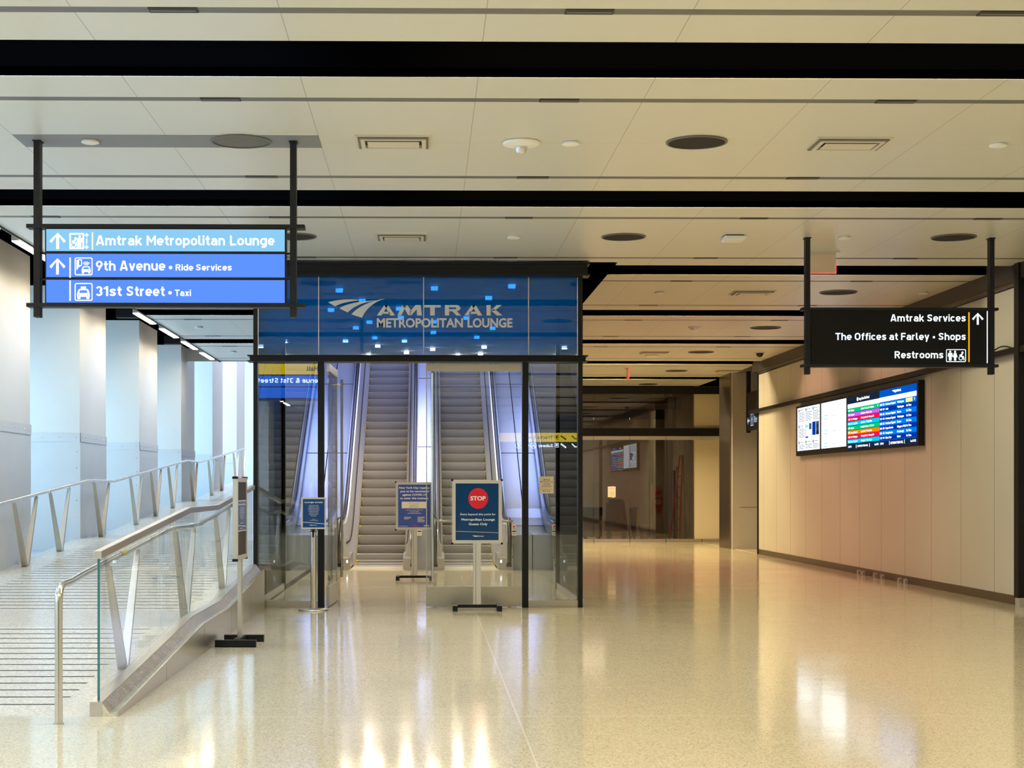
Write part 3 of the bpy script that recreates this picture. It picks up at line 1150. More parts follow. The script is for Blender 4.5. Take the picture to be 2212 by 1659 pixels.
# ---- gray column at the corridor corner, end wall with shop glass
YB = 46.0
mb = MB()
mb.box(7.79, 9.6, 40.5, 42.2, 0, CEIL + .4, 'wall_grey')
mb.box(7.76, 7.79, 40.7, 42.2, 0, CEIL + .4, 'steel_dark')
co = struct('column', mb)
mb = MB()
mb.box(7.95, 9.6, 40.485, 40.5, .0, 1.06, 'wall_grey')
mb.box(7.95, 9.6, 40.485, 40.5, 1.08, CEIL, 'wall_grey')
mb.build('cladding', co)
mb = MB()
mb.box(XR, 12, 37.6, 47, 0, 0.01, 'terrazzo')
mb.box(9.6, 9.9, 37.6, 47, 0, CEIL + .5, 'wall_grey')
struct('wall_corridor_right', mb)


def zb_(py):
    return EYE + (HY - py) / FOC * YB


XW = onY(1499, 1000, YB).x
mb = MB()
mb.box(XW, 9.6, YB, YB + .2, 0, CEIL, 'beige')
mb.box(VX1, 9.6, YB + .2, YB + .25, CEIL - .1, CEIL + .5, 'void')
struct('wall_back', mb)
mb = MB()
mb.box(VX1, 9.6, YB - .12, YB + .1, zb_(851), zb_(836), 'black')
struct('trim_6', mb)
mb = MB()
mb.box(VX1, 9.6, YB - .12, YB + .1, zb_(942), zb_(925), 'black')
struct('trim_7', mb)
mb = MB()
bx = [VX1] + [onY(p, 1000, YB).x for p in (1282, 1360, 1438, 1516)] + [8.7]
for a, b in zip(bx, bx[1:]):
    mb.box(a + .008, b - .008, YB - .06, YB - .02, zb_(950), zb_(942), 'alu')
struct('trim_8', mb)
mb = MB()
for a, b in zip(bx, bx[1:]):
    mb.box(a + .008, b - .008, YB - .06, YB - .02, 0, .09, 'steel')
    mb.box(a - .008, a + .008, YB - .05, YB - .02, 0, .09, 'black')
struct('baseboard_back', mb)
for i, (a, b) in enumerate(zip(bx[:-2], bx[1:-1])):
    g = MB()
    b2 = min(b, XW)
    g.box(a + .006, b2 - .006, YB - .02, YB - .005, .09, zb_(942), 'glass_back')
    struct('window_%d' % (40 + 2 * i), g)
    g = MB()
    g.box(a + .006, b2 - .006, YB - .02, YB - .005, zb_(925), zb_(851), 'glass_back')
    struct('window_%d' % (41 + 2 * i), g)

# unlit fit-out room behind the shop glass
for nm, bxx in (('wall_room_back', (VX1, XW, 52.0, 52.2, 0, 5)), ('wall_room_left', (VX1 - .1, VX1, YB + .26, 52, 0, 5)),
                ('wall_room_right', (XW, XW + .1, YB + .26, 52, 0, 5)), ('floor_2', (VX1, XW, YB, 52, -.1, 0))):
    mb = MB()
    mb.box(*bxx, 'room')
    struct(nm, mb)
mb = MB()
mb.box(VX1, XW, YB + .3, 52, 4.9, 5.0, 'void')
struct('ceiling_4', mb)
mb = MB()
mb.box(VX1 + .02, XW - .02, 50.6, 50.9, 3.75, 4.88, 'dark')  # dark band added so the top of the room reads as shaded
struct('trim_20', mb)
for z, y_, r_, lb in ((4.15, 48.6, .20, 'round dark duct along the top of the dark room, lower one'), (4.55, 47.6, .14, 'thin round duct along the top of the dark room, upper one')):
    b = MB()
    b.tube([(VX1 + .03, y_, z), (XW - .03, y_, z)], r_, 'duct', 18)
    for q in range(5):
        xx = VX1 + .5 + q * 1.1
        b.tube([(xx, y_, z), (xx + .04, y_, z)], r_ + .015, 'duct', 18)
    b.build('ceiling_duct', label=lb, cat='duct', group='ducts in the dark room', smooth=True)
area('fitout_fill', (4.3, 49.6, 3.72), 2.5, 1.2, 75, (1.0, 0.80, 0.58))  # added fill light for the unlit room, no fixture hangs here

# rear end of the hall behind the camera
mb = MB()
mb.box(-8, 8.5, -27.3, -27, 0, CEIL + .6, 'rear')
struct('wall_rear', mb)

# ================================================================== ENTRANCE BOX


def vz(py, y=VY):
    return EYE + (HY - py) / FOC * y


def vx(px, y=VY):
    return onY(px, 1000, y).x


def ibeam(x0, x1, y0, y1, z0, z1, mat='black'):
    b = MB()
    t = (z1 - z0) * .16
    b.box(x0, x1, y0, y1, z0, z0 + t, mat)
    b.box(x0, x1, y0, y1, z1 - t, z1, mat)
    b.box(x0 + .03, x1 - .03, y0 + .03, y1 - .02, z0 + t, z1 - t, mat)
    return b


struct('trim_9', ibeam(vx(552), vx(1272), VY - .16, VY + .12, vz(598), CEIL - .02))
struct('trim_10', ibeam(vx(537), vx(1268), VY - .16, VY + .12, vz(783), vz(769)))
posts = [(548, 557, CEIL), (687, 700, vz(783)), (1128, 1141, vz(783)), (1248, 1258, CEIL)]
for i, (a, b, zt) in enumerate(posts):
    m_ = MB()
    m_.box(vx(a), vx(b), VY - .05, VY + .10, 0, zt, 'black')
    o = struct('trim_%d' % (11 + i), m_)
# front panes with metal curb
for i, (a, b) in enumerate(((557, 687), (1141, 1248))):
    g = MB()
    g.box(vx(a), vx(b), VY + .02, VY + .035, vz(1297), vz(783), 'glass_front')
    o = struct('window_%d' % (1 + i), g)
    c = MB()
    c.box(vx(a), vx(b), VY - .02, VY + .07, 0, vz(1297), 'steel')
    c.build('sill', o)
# upper glass with the blue film and the lettering: one sign
fx = [vx(557), vx(688), vx(915), vx(1142), vx(1248)]
fs = thing('fascia_sign', ((fx[0] + fx[-1]) / 2, VY, vz(770)), 'wide blue glass fascia with silver lettering above the lounge doors', 'sign')
for a, b in zip(fx, fx[1:]):
    g = MB()
    g.box(a + .006, b - .006, VY + .02, VY + .03, vz(769), vz(598), 'film')
    g.build('glass_panel', fs)
for x in fx[1:4]:
    sj = MB()
    sj.box(x - .006, x + .006, VY + .015, VY + .028, vz(769), vz(598), 'alu')  # pale strip stands in for the glints along the glass seams
    sj.build('seam_strip', fs)
F = Flat(planeY(VY + .02))
rail_logo(F, 709, 645, 1.0, 1.0, 'silver')
F.build('logo', fs)
F = Flat(planeY(VY + .02))
def wide(F, ch, x0, x1, base, cap, mat):
    """extended capitals in a unit box"""
    D = {'A': [[(0, 0), (.25, 0), (.56, .82), (.62, 1), (.42, 1)], [(.62, 1), (.42, 1), (.50, .74), (.74, 0), (1, 0)], [(.25, .16), (.76, .16), (.68, .36), (.33, .36)]],
         'M': [[(0, 0), (.16, 0), (.33, .80), (.40, 1), (.20, 1)], [(.20, 1), (.40, 1), (.58, .40), (.50, .02), (.44, .02)], [(.50, .02), (.56, .02), (.95, 1), (.74, 1), (.50, .35)], [(.95, 1), (1.0, 0), (.80, 0), (.78, .9)]],
         'T': [[(0, 1), (1, 1), (1, .77), (0, .77)], [(.36, .78), (.64, .78), (.64, 0), (.36, 0)]],
         'R': [[(0, 0), (.26, 0), (.26, 1), (0, 1)], [(.25, 1), (.72, 1), (.86, .95), (.93, .82), (.72, .78), (.25, .78)], [(.93, .83), (.97, .68), (.90, .50), (.66, .57), (.70, .68), (.68, .79)],
               [(.91, .52), (.74, .40), (.25, .40), (.25, .60), (.68, .60)], [(.45, .41), (.72, .41), (1.0, 0), (.72, 0)]],
         'K': [[(0, 0), (.26, 0), (.26, 1), (0, 1)], [(.26, .44), (.64, 1), (.97, 1), (.52, .46)], [(.26, .44), (.34, .62), (.58, .54), (1.0, 0), (.66, 0), (.34, .40)]]}
    for poly in D[ch]:
        F.poly([(x0 + p[0] * (x1 - x0), base + p[1] * (cap - base)) for p in poly], mat)


for ch, a, b in (('A', 814, 853), ('M', 858.5, 911.5), ('T', 916.5, 952), ('R', 961, 996), ('A', 1003, 1042), ('K', 1051, 1085)):
    wide(F, ch, a, b, 681.5, 659, 'silver')
F.build('lettering', fs)
F = Flat(planeY(VY + .02))
F.text('METROPOLITAN', 814, 1000, 707.5, 687.5, 'silver', bold=0.03)
F.text('LOUNGE', 1010, 1107, 707.5, 687.5, 'silver', bold=0.03)
F.build('lettering', fs)

# side walls of the entrance box
for i, (x, s) in enumerate(((VX0, -1), (VX1, 1))):
    g = MB()
    g.box(x - .01, x + .01, VY + .1, 24.5, .1, CEIL, 'glass_side')
    o = struct('window_%d' % (3 + i), g)
    c = MB()
    c.box(x - .03, x + .03, VY + .1, 24.5, 0, .1, 'steel')
    c.build('sill', o)
    c = MB()
    c.box(x - .04, x + .04, 24.5, 24.6, 0, CEIL, 'black')
    c.build('mullion', o)
    w = MB()
    w.box(x - .05 if s < 0 else x, x if s < 0 else x + .05, 24.6, 46, 0, 9, 'mirror')
    struct('wall_entrance_%s' % ('left' if s < 0 else 'right'), w)
mb = MB()
mb.box(VX0, VX1, 46, 46.2, 0, 9, 'shaft')
mb.box(VX0, VX1, 43.6, 46, 5.9, 6.0, 'shaft')
struct('wall_escalator_end', mb)
mb = MB()
mb.box(VX0 - .2, VX1 + .2, 35.6, 46.2, 8.6, 8.7, 'shaft')
mb.box(VX0, VX1, 35.6, 35.75, CEIL, 8.6, 'shaft')
struct('ceiling_3', mb)

# ---- doors


def door_leaf(name, hinge_x, width, sign):
    """leaf built at the origin along +x*sign, hinge at x=0"""
    e = bpy.data.objects.new(name, None)
    COL.objects.link(e)
    e['kind'] = 'structure'
    h = vz(785)
    W = width * sign
    lo, hi = min(0, W), max(0, W)
    b = MB(); b.box(lo, hi, -.022, .022, .01, .27, 'steel'); b.build('bottom_rail', e)
    b = MB(); b.box(lo, hi, -.022, .022, h - .1, h, 'steel'); b.build('top_rail', e)
    b = MB(); b.box(lo + .004, hi - .004, -.006, .006, .27, h - .1, 'glass_door'); b.build('pane', e)
    b = MB(); b.box(W - .012 * sign if sign > 0 else W, W if sign > 0 else W + .012, -.012, .012, .27, h - .1, 'steel'); b.build('edge_strip', e)
    x = W - .085 * sign
    b = MB()
    b.tube([(x, -.08, .33), (x, -.08, h - .13)], .017, 'tube', 12)
    for z in (.40, h - .2):
        b.tube([(x, -.08, z), (x, -.006, z)], .010, 'tube', 8)
    b.build('pull_handle', e, smooth=True)
    b = MB()
    pts = [(x, .075, 1.45)]
    for k in range(7):
        a = math.radians(90 * k / 6)
        pts.append((x - sign * .12 * (1 - math.cos(a)), .075, 1.24 - .12 * math.sin(a)))
    pts.append((.12 * sign, .075, 1.12))
    pts.append((.12 * sign, .01, 1.12))
    b.tube(pts, .017, 'tube', 12)
    b.build('push_bar', e, smooth=True)
    return e


d1 = door_leaf('door_1', 0, 1.24, -1)
d1.location = (vx(1126), VY + .03, 0)
d2 = door_leaf('door_2', 0, 1.22, 1)
d2.location = (vx(708), VY + .06, 0)
b = MB(); b.box(.42, .72, -.0075, -.0065, 1.36, 1.40, 'poster_red'); b.build('safety_strip', d2)
d2.rotation_euler = (0, 0, math.radians(88))

# ---- square downlights in the entrance ceiling
dl = [(733, 622), (938.5, 617.5), (1105.7, 613), (1055.6, 638.6), (782.7, 644.6), (862, 662), (715, 665), (798, 691.5), (768.6, 704), (1007.7, 682.7), (866, 681.6),
      (936.8, 690.5), (936, 714), (1064, 705), (1030, 724.7), (809.5, 725.7), (746.4, 732.4), (873.7, 732.4), (816, 743.7), (878, 758), (934.7, 750.8), (1045.7, 746),
      (796, 765.6), (989, 765.6), (1038, 762.8)]
dl.sort(key=lambda p: p[1])
rows = [dl[i:i + 5] for i in range(0, 25, 5)]
rown = ['row nearest the doors', 'second row from the doors', 'third row from the doors', 'fourth row from the doors', 'row closest to the escalators']
d0 = None
for r, rn in zip(rows, rown):
    r.sort()
    for i, (px, py) in enumerate(r):
        c = onZ(px, py, CEIL)
        lab = 'small square downlight in the entrance ceiling, %s from the left in the %s' % (NTH[i], rn.replace('the ', ''))
        area('downlight_lamp', (c.x, c.y, c.z - .07), .1, .1, 22, (1.0, 0.85, 0.62))
        lab = 'small square downlight over the lounge entrance, %s from left, %s' % (NTH[i], rn)
        if d0 is None:
            d0 = thing('downlight', c, lab, 'light', 'entrance downlights')
            b = MB(); b.box(c.x - .065, c.x + .065, c.y - .065, c.y + .065, c.z - .012, c.z, 'alu'); b.build('housing', d0)
            b = MB(); b.box(c.x - .05, c.x + .05, c.y - .05, c.y + .05, c.z - .062, c.z - .012, 'downlight'); b.build('lens', d0)
        else:
            copy_tree(d0, c, lab)

# ================================================================== ESCALATORS
SD0, SZ0 = 35.66, 1.55       # step nose number nine at eye height


def line_z(y):
    """nose line of the steps"""
    t = (y - 32.7)
    if t <= -1.0:
        return 0.0
    if t < 1.0:
        return .577 * (t + 1.0) ** 2 / 4
    return .577 * t


def escalator(x0, x1, label, rails, decks):
    xc = (x0 + x1) / 2
    root = thing('escalator', (xc, 31.0, 0), label, 'escalator', 'escalators up to the lounge')
    # one step, copied up the flight
    s = MB()
    n = 8
    prof = []
    for k in range(n + 1):
        a = k / n
        prof.append((.075 * (1 - a) ** 2, -.2 + .2 * a))
    y0, z0 = 31.0, 0.0
    ring_l = [(x0 + .004, y0 + p[0], z0 + p[1]) for p in prof] + [(x0 + .004, y0 + .40, 0), (x0 + .004, y0 + .40, -.2)]
    ring_r = [(x1 - .004, p[1], p[2]) for p in ring_l]
    s.loft([ring_l, ring_r], 'step')
    s.box(x0 + .004, x0 + .035, y0 - .004, y0 + .36, -.03, .003, 'yellow')
    s.box(x1 - .035, x1 - .004, y0 - .004, y0 + .36, -.03, .003, 'yellow')
    s.box(x0 + .035, x1 - .035, y0 - .004, y0 + .02, -.016, .003, 'step')
    st = s.build('step', root)
    pos = [(31.45, .004), (31.85, .008), (32.25, .03), (32.66, .075), (33.02, .19)]
    pos += [(SD0 + .3464 * (i - 9), SZ0 + .2 * (i - 9)) for i in range(3, 32)]
    st.location = (0, pos[0][0] - 31.0, pos[0][1])
    for y, z in pos[1:]:
        c = st.copy()
        COL.objects.link(c)
        c.parent = root
        c.location = (0, y - 31.0, z)
    # comb plate
    b = MB(); b.box(x0 - .02, x1 + .02, 30.2, 31.45, 0, .012, 'comb')
    for j in range(30):
        xx = x0 + .02 + j * (x1 - x0 - .04) / 29
        b.box(xx - .008, xx + .008, 31.42, 31.52, .004, .014, 'comb')
    b.build('comb_plate', root)
    ys = [30.5, 31.3, 31.9, 32.3, 32.7, 33.1, 33.5, 34.0, 35, 37, 39, 41, 43.4]
    for (xi, xo, xh, xd) in rails:
        sg = 1 if xo > xi else -1
        # balustrade: inner skirt leaning outwards, flat top, outer side
        b = MB()
        rings = []
        for y in ys:
            z = line_z(y)
            lo = 0 if z < .05 else z - .25
            rings.append([(xi, y, max(0, lo)), (xi, y, z + .05), (xi + sg * .02, y, z + .08), (xo, y, z + .86), (xh, y, z + .88), (xd, y, z + .84), (xd, y, max(0, lo))])
        b.loft(rings, 'esc_steel')
        # rounded newel end
        nr = []
        cz, rr = .47, .42
        for k in range(9):
            a = math.radians(90 + 180 * k / 8)
            nr.append((30.5 + rr * math.cos(a), cz + rr * math.sin(a)))
        nr.append((30.5, 0))
        b.prism([((xh - .05), y, max(z, 0)) for y, z in nr], (.1, 0, 0), 'steel')
        b.build('balustrade', root, smooth=True)
        # skirt groove line
        b = MB()
        rr_ = []
        for y in ys:
            z = line_z(y)
            t = .55
            xx = xi + (xo - xi) * t - sg * .006
            zz = z + .08 + (.78) * t
            rr_.append([(xx - .005 * sg, y, zz - .02), (xx - .012 * sg, y, zz), (xx, y, zz + .02), (xx + .008 * sg, y, zz)])
        b.loft(rr_, 'dark')
        b.build('skirt_brush', root)
        # handrail loop
        b = MB()
        pts = [(xh, 30.75, .12)]
        cz, rr = .53, .43
        for k in range(11):
            a = math.radians(265 - 175 * k / 10)
            pts.append((xh, 30.45 + rr * math.cos(a) * .95, cz + rr * math.sin(a)))
        for y in ys[1:]:
            pts.append((xh, y, line_z(y) + .96))
        b.tube(pts, .042, 'rubber', 10)
        b.build('handrail', root, smooth=True)
        # low front box with indicator light
        b = MB()
        xa, xb_ = min(xi, xd), max(xi, xd)
        b.prism([(xa, 30.3, 0), (xa, 30.3, .22), (xa, 30.75, .30), (xa, 31.6, .30), (xa, 31.6, 0)], (xb_ - xa, 0, 0), 'steel')
        b.box(xh - .05, xh + .05, 30.28, 30.3, .06, .11, 'dark')
        b.build('newel_base', root)
        if abs(xi) > 1:
            b = MB()
            b.box(xi + sg * .06 - .015, xi + sg * .06 + .015, 30.29, 30.3, .14, .19, 'indicator')
            b.build('indicator_light', root)
    # bright decking beside the balustrades
    for (xa, xb_, up) in decks:
        b = MB()
        rings = []
        for y in ys:
            z = line_z(y) + up
            rings.append([(xa, y, z), (xb_, y, z), (xb_, y, 0), (xa, y, 0)])
        b.loft(rings, 'deck')
        j = 0
        for y in (32.6, 35.6, 38.6, 41.2):
            z = line_z(y) + up
            b.box(xa, xb_, y, y + .03, z - .02, z + .012, 'dark')
        b.build('deck', root)
    return root


EL0, EL1 = -1.44, -.44
ER0, ER1 = .345, 1.36
e1 = escalator(EL0, EL1, 'left escalator behind the open door leaf, rising to the lounge',
               [(EL0, -1.60, -1.66, -1.74), (EL1, -.30, -.25, -.19)], [(-2.19, -1.74, .66), (-.19, -.03, .80)])
e2 = escalator(ER0, ER1, 'right escalator behind the closed glass door, rising to the lounge',
               [(ER0, .215, .165, .11), (ER1, 1.51, 1.57, 1.65)], [(1.65, 2.02, .66), (-.03, .11, .80)])
# safety placards on the newels
for root, px, y in ((e2, 1110, 30.05), (e1, 906, 30.05)):
    F = Flat(planeY(y))
    F.mb.box(*(sorted((onY(px - 5, 1000, y).x, onY(px + 5, 1000, y).x))), y, y + .01, vz(1157, y), vz(1133, y), 'placard')
    F.disc(px, 1137.5, 2.2, 'poster_red')
    F.rect(px - 4, 1146.5, px + 4, 1149, 'dark')
    F.rect(px - 3, 1142, px + 3, 1143, 'dark')
    F.rect(px - 3, 1153, px + 3, 1154, 'dark')
    xq = onY(px, 1000, y).x
    F.mb.box(xq - .01, xq + .01, y + .01, 30.5, vz(1155, y), vz(1153, y), 'alu')
    F.build('safety_placard', root)

# ================================================================== HANGING SIGNS


def sign_skeleton(root, X0, X1, zt, zb, y, posts, depth=.11, over=.12, ends=(0.0, 0.0)):
    for xp in posts:
        b = MB()
        b.box(xp - .026, xp + .026, y - .05, y + .05, zb - .1, CEIL, 'frame')
        b.box(xp - .035, xp + .035, y - .06, y + .06, CEIL - .012, CEIL, 'frame')
        b.build('hanger_post', root)
    for z in (zt, zb):
        b = MB()
        b.box(X0 - over - ends[0], X1 + over + ends[1], y - depth / 2 - .01, y + depth / 2 + .01, z - .016, z + .016, 'frame')
        b.build('frame_bar', root)


SY = 13.6
pl = planeY(SY - .055)


def sx(px):
    return onY(px, 1000, SY - .055).x


def sz(py):
    return onY(1000, py, SY - .055).z


s1 = thing('hanging_sign', ((sx(82) + sx(634)) / 2, SY, CEIL), 'lit blue three-row direction sign hung under the ceiling on two posts', 'sign')
sign_skeleton(s1, sx(98), sx(617), sz(490), sz(660), SY, (onY(82, 1000, SY).x, onY(634, 1000, SY).x), ends=(0.04, 0.04))
b = MB()
b.box(sx(97), sx(618), SY - .053, SY + .053, sz(658), sz(492), 'frame')
for py in (547, 603):
    b.box(onY(82, 1000, SY).x, onY(634, 1000, SY).x, SY - .02, SY + .02, sz(py) - .006, sz(py) + .006, 'frame')
b.build('sign_box', s1)
for (a, c, mt) in ((497, 544, 'sign_cyan'), (550, 600, 'sign_blue'), (606, 655, 'sign_blue')):
    F = Flat(pl)
    F.mb.box(sx(100), sx(615), SY - .058, SY - .053, sz(c), sz(a), mt)
    pan = F.build('lit_panel', s1)
    PF = planeY(SY - .058)
    if a == 497:
        Flat(PF).arrow(124.7, 503, 538, 17.5, 5.8, 'lit_white').build('arrow', pan)
        G = Flat(PF)
        G.frame(150, 503.5, 181.5, 538, 3.2, 'lit_white')
        wheelchair_icon(G, 156.0, 512.5, 22, 'lit_white')
        person_icon(G, 172.3, 508.5, 25, 'lit_white')
        G.arrow(187.2, 503.5, 512.5, 4.6, 2.2, 'lit_white')
        G.arrow(187.2, 538, 529, 4.6, 2.2, 'lit_white')
        for q in (516.8, 521, 525):
            G.disc(187.2, q, 1.6, 'lit_white', seg=10)
        G.build('elevator_pictogram', pan)
        Flat(PF).rect(198.3, 501.5, 201.2, 539.5, 'lit_amber_pale').build('divider_bar', pan)
        for s_, u0, u1 in (('Amtrak', 207.5, 307), ('Metropolitan', 317, 486), ('Lounge', 497, 593)):
            Flat(PF).sign(s_, u0, u1, 530, 509, 'lit_white').build('lettering', pan)
    elif a == 550:
        Flat(PF).arrow(124.3, 558, 593, 17.5, 5.8, 'lit_white').build('arrow', pan)
        Flat(PF).rect(150, 556.5, 153, 600, 'lit_white').build('divider_bar', pan)
        G = Flat(PF)
        G.frame(161.5, 556.3, 200, 594.6, 2.0, 'lit_white', r=4)
        # hand holding a phone, waves and a car
        G.frame(169, 560.5, 177, 574.5, 1.7, 'lit_white')
        G.poly([(165, 562), (168.6, 561.5), (169, 575), (174, 575), (170, 577.5), (165.5, 584), (165.2, 571)], 'lit_white')
        for r_ in (4.2, 7.0, 9.8):
            G.ring(186.2, 576, r_, 1.3, 'lit_white', a0=222, a1=318)
        car_icon(G, 186.2, 575.5, 19.5, 15.5, 'lit_white', 'sign_blue')
        G.build('ride_pictogram', pan)
        for s_, u0, u1 in (('9th', 207.5, 249.5), ('Avenue', 259, 357)):
            Flat(PF).sign(s_, u0, u1, 584.5, 563.5, 'lit_white').build('lettering', pan)
        Flat(PF).disc(368.5, 578, 3.7, 'lit_white').build('dot', pan)
        Flat(PF).sign('Ride Services', 379.5, 500.5, 584.5, 571, 'lit_white').build('lettering', pan)
    else:
        Flat(PF).rect(150, 606, 153, 649.5, 'lit_white').build('divider_bar', pan)
        G = Flat(PF)
        G.frame(161.5, 611.5, 200, 649.8, 2.0, 'lit_white', r=4)
        car_icon(G, 180.3, 619, 27.5, 27, 'lit_white', 'sign_blue', taxi=True)
        G.build('taxi_pictogram', pan)
        for s_, u0, u1 in (('31st', 207.5, 263), ('Street', 273, 356)):
            Flat(PF).sign(s_, u0, u1, 639.5, 618.5, 'lit_white').build('lettering', pan)
        Flat(PF).disc(367.3, 632.5, 3.7, 'lit_white').build('dot', pan)
        Flat(PF).sign('Taxi', 378, 412.5, 639.5, 625.8, 'lit_white').build('lettering', pan)


# back face of the same sign (seen mirrored in the entrance glass)
def backP(y):
    def P(u, v, lift):
        return Vector((u, y + lift, v))
    return P


X0s, X1s, zts, zbs = sx(100), sx(615), sz(497), sz(655)
hh = (zts - zbs) / 3
for i, mt in enumerate(('sign_yellow', 'sign_blue_deep', 'sign_blue_deep')):
    F = Flat(backP(SY + .053))
    F.mb.box(X0s, X1s, SY + .053, SY + .058, zts - hh * (i + 1) + .01, zts - hh * i - .01, mt)
    pan = F.build('lit_panel', s1)
    if i < 2:
        G = Flat(backP(SY + .058))
        zb0 = zts - hh * (i + 1) + .07
        if i == 0:
            G.sign('Train Hall', -1.60, -2.10, zb0, zb0 + .085, 'ink')
        else:
            G.sign('8th Avenue & 31st Street', -1.52, -2.95, zb0, zb0 + .085, 'lit_white_back')
        G.build('lettering', pan)

# right hanging sign
SY2 = 18.75


def tx(px):
    return onY(px, 1000, SY2 - .055).x


def tz(py):
    return onY(1000, py, SY2 - .055).z


s2 = thing('hanging_sign', ((tx(1744) + tx(2140)) / 2, SY2, CEIL), 'black direction sign with glowing white lettering hung on two posts by the right wall', 'sign')
sign_skeleton(s2, tx(1755), tx(2133), tz(666), tz(789), SY2, (onY(1743.5, 1000, SY2).x, onY(2140.5, 1000, SY2).x), over=.10, ends=(0.02, 0.03))
b = MB()
b.box(tx(1754), tx(2133), SY2 - .053, SY2 + .053, tz(788), tz(668), 'sign_black')
for py in (706, 748):
    b.box(onY(1744, 1000, SY2).x, onY(2140, 1000, SY2).x, SY2 - .02, SY2 + .02, tz(py) - .005, tz(py) + .005, 'frame')
b.build('sign_box', s2)
LW = 'lit_white_cool'
PF = planeY(SY2 - .054)
for s_, u0, u1, v in (('Amtrak Services', 1923.5, 2086, 694.5), ('The Offices at Farley', 1804.5, 2007, 734.5), ('Shops', 2027, 2086, 734.5), ('Restrooms', 1932.5, 2037.5, 774)):
    Flat(PF).sign(s_, u0, u1, v, v - 15.3, LW).build('lettering', s2)
Flat(PF).disc(2017.3, 728.5, 2.6, LW).build('dot', s2)
Flat(PF).arrow(2112, 676, 701.5, 12.6, 4.4, LW).build('arrow', s2)
G = Flat(PF)
G.frame(2043.5, 754.5, 2086.5, 782, 1.6, LW, r=2.5)
person_icon(G, 2052.5, 757.5, 21.5, LW)
person_icon(G, 2063, 757.5, 21.5, LW, skirt=True)
wheelchair_icon(G, 2072.5, 759.5, 19, LW)
G.build('restroom_pictogram', s2)
G = Flat(planeY(SY2 - .054))
G.rect(2091.5, 674.5, 2094.5, 782, 'lit_amber')
G.build('amber_bar', s2)
G = Flat(planeY(SY2 - .054))
G.rect(2131.5, 672, 2133.5, 784.5, LW)
G.build('light_gap', s2)

# small lit sign past the end of the right wall, parallel to the corridor
SX3 = 8.12
M['lit_dim'] = emis('lit_dim', (0.55, 0.75, 1.0), 0.75)
s3 = thing('hanging_sign', (SX3, 39.3, CEIL), 'small black hanging sign half hidden past the end of the right wall', 'sign')
b = MB()
b.box(SX3 - .05, SX3 + .05, 40.1, 40.2, 2.95, CEIL, 'frame')
b.build('hanger_post', s3)
b = MB()
b.box(SX3 - .05, SX3 + .05, 37.9, 40.15, 3.0, 3.95, 'sign_black')
b.build('sign_box', s3)


def sideP(x):
    def P(u, v, lift):
        return Vector((x - lift, u, v))
    return P


PF = sideP(SX3 - .05)
Flat(PF).poly([(40.05, 3.24), (39.93, 3.34), (39.93, 3.27), (39.75, 3.27), (39.75, 3.21), (39.93, 3.21), (39.93, 3.14)], 'lit_dim').build('arrow', s3)
G = Flat(PF)
G.frame(39.28, 3.1, 39.64, 3.40, .02, 'lit_dim')
person_icon(G, 39.46, 3.37, -.25, 'lit_dim')
G.build('restroom_pictogram', s3)
Flat(PF).sign('Restrooms', 39.2, 38.0, 3.17, 3.33, 'lit_dim').build('lettering', s3)

# sign behind the camera, mirrored in the right pane of the entrance
SY4 = -22.5
s4 = thing('hanging_sign', (4.6, SY4, CEIL), 'yellow and black sign far behind the camera, seen only mirrored in the entrance glass', 'sign')
sign_skeleton(s4, 2.9, 6.5, 3.80, 3.12, SY4, (2.8, 6.6))
b = MB()
b.box(2.9, 6.5, SY4 - .053, SY4 + .053, 3.13, 3.79, 'sign_black')
b.build('sign_box', s4)
F = Flat(backP(SY4 + .053))
F.rect(2.95, 3.42, 6.45, 3.78, 'sign_yellow')
F.build('lit_panel', s4)
BP4 = backP(SY4 + .056)
for z, mt in ((3.52, 'ink'), (3.20, 'lit_white_back')):
    Flat(BP4).poly([(5.92, z), (6.08, z), (6.08, z + .04), (5.99, z + .04), (5.86, z + .16), (5.83, z + .13), (5.96, z + .01)], mt).build('arrow', s4)
    G = Flat(BP4)
    for j in range(4):
        G.rect(5.62 - j * .055, z + .04 * j - .03, 5.62 - (j + 1) * .055, z + .04 * (j + 1), mt)
    G.build('stairs_pictogram', s4)
    G = Flat(BP4)
    G.frame(5.16, z, 5.32, z + .17, .016, mt)
    G.rect(5.20, z + .05, 5.28, z + .13, mt)
    G.build('train_pictogram', s4)
Flat(BP4).sign('Tracks 5-6', 5.08, 4.1, 3.53, 3.66, 'ink').build('lettering', s4)
Flat(BP4).sign('Subway', 5.08, 4.5, 3.21, 3.33, 'lit_white_back').build('lettering', s4)
for ch, u in (('A', 4.3), ('C', 4.0), ('E', 3.7)):
    G = Flat(BP4)
    G.ctext(ch, u, 3.21, 3.33, 'lit_white_back', bold=.02, sgn=-1)
    G.ring(u, 3.27, .11, .018, 'lit_white_back')
    G.build('route_bullet', s4)

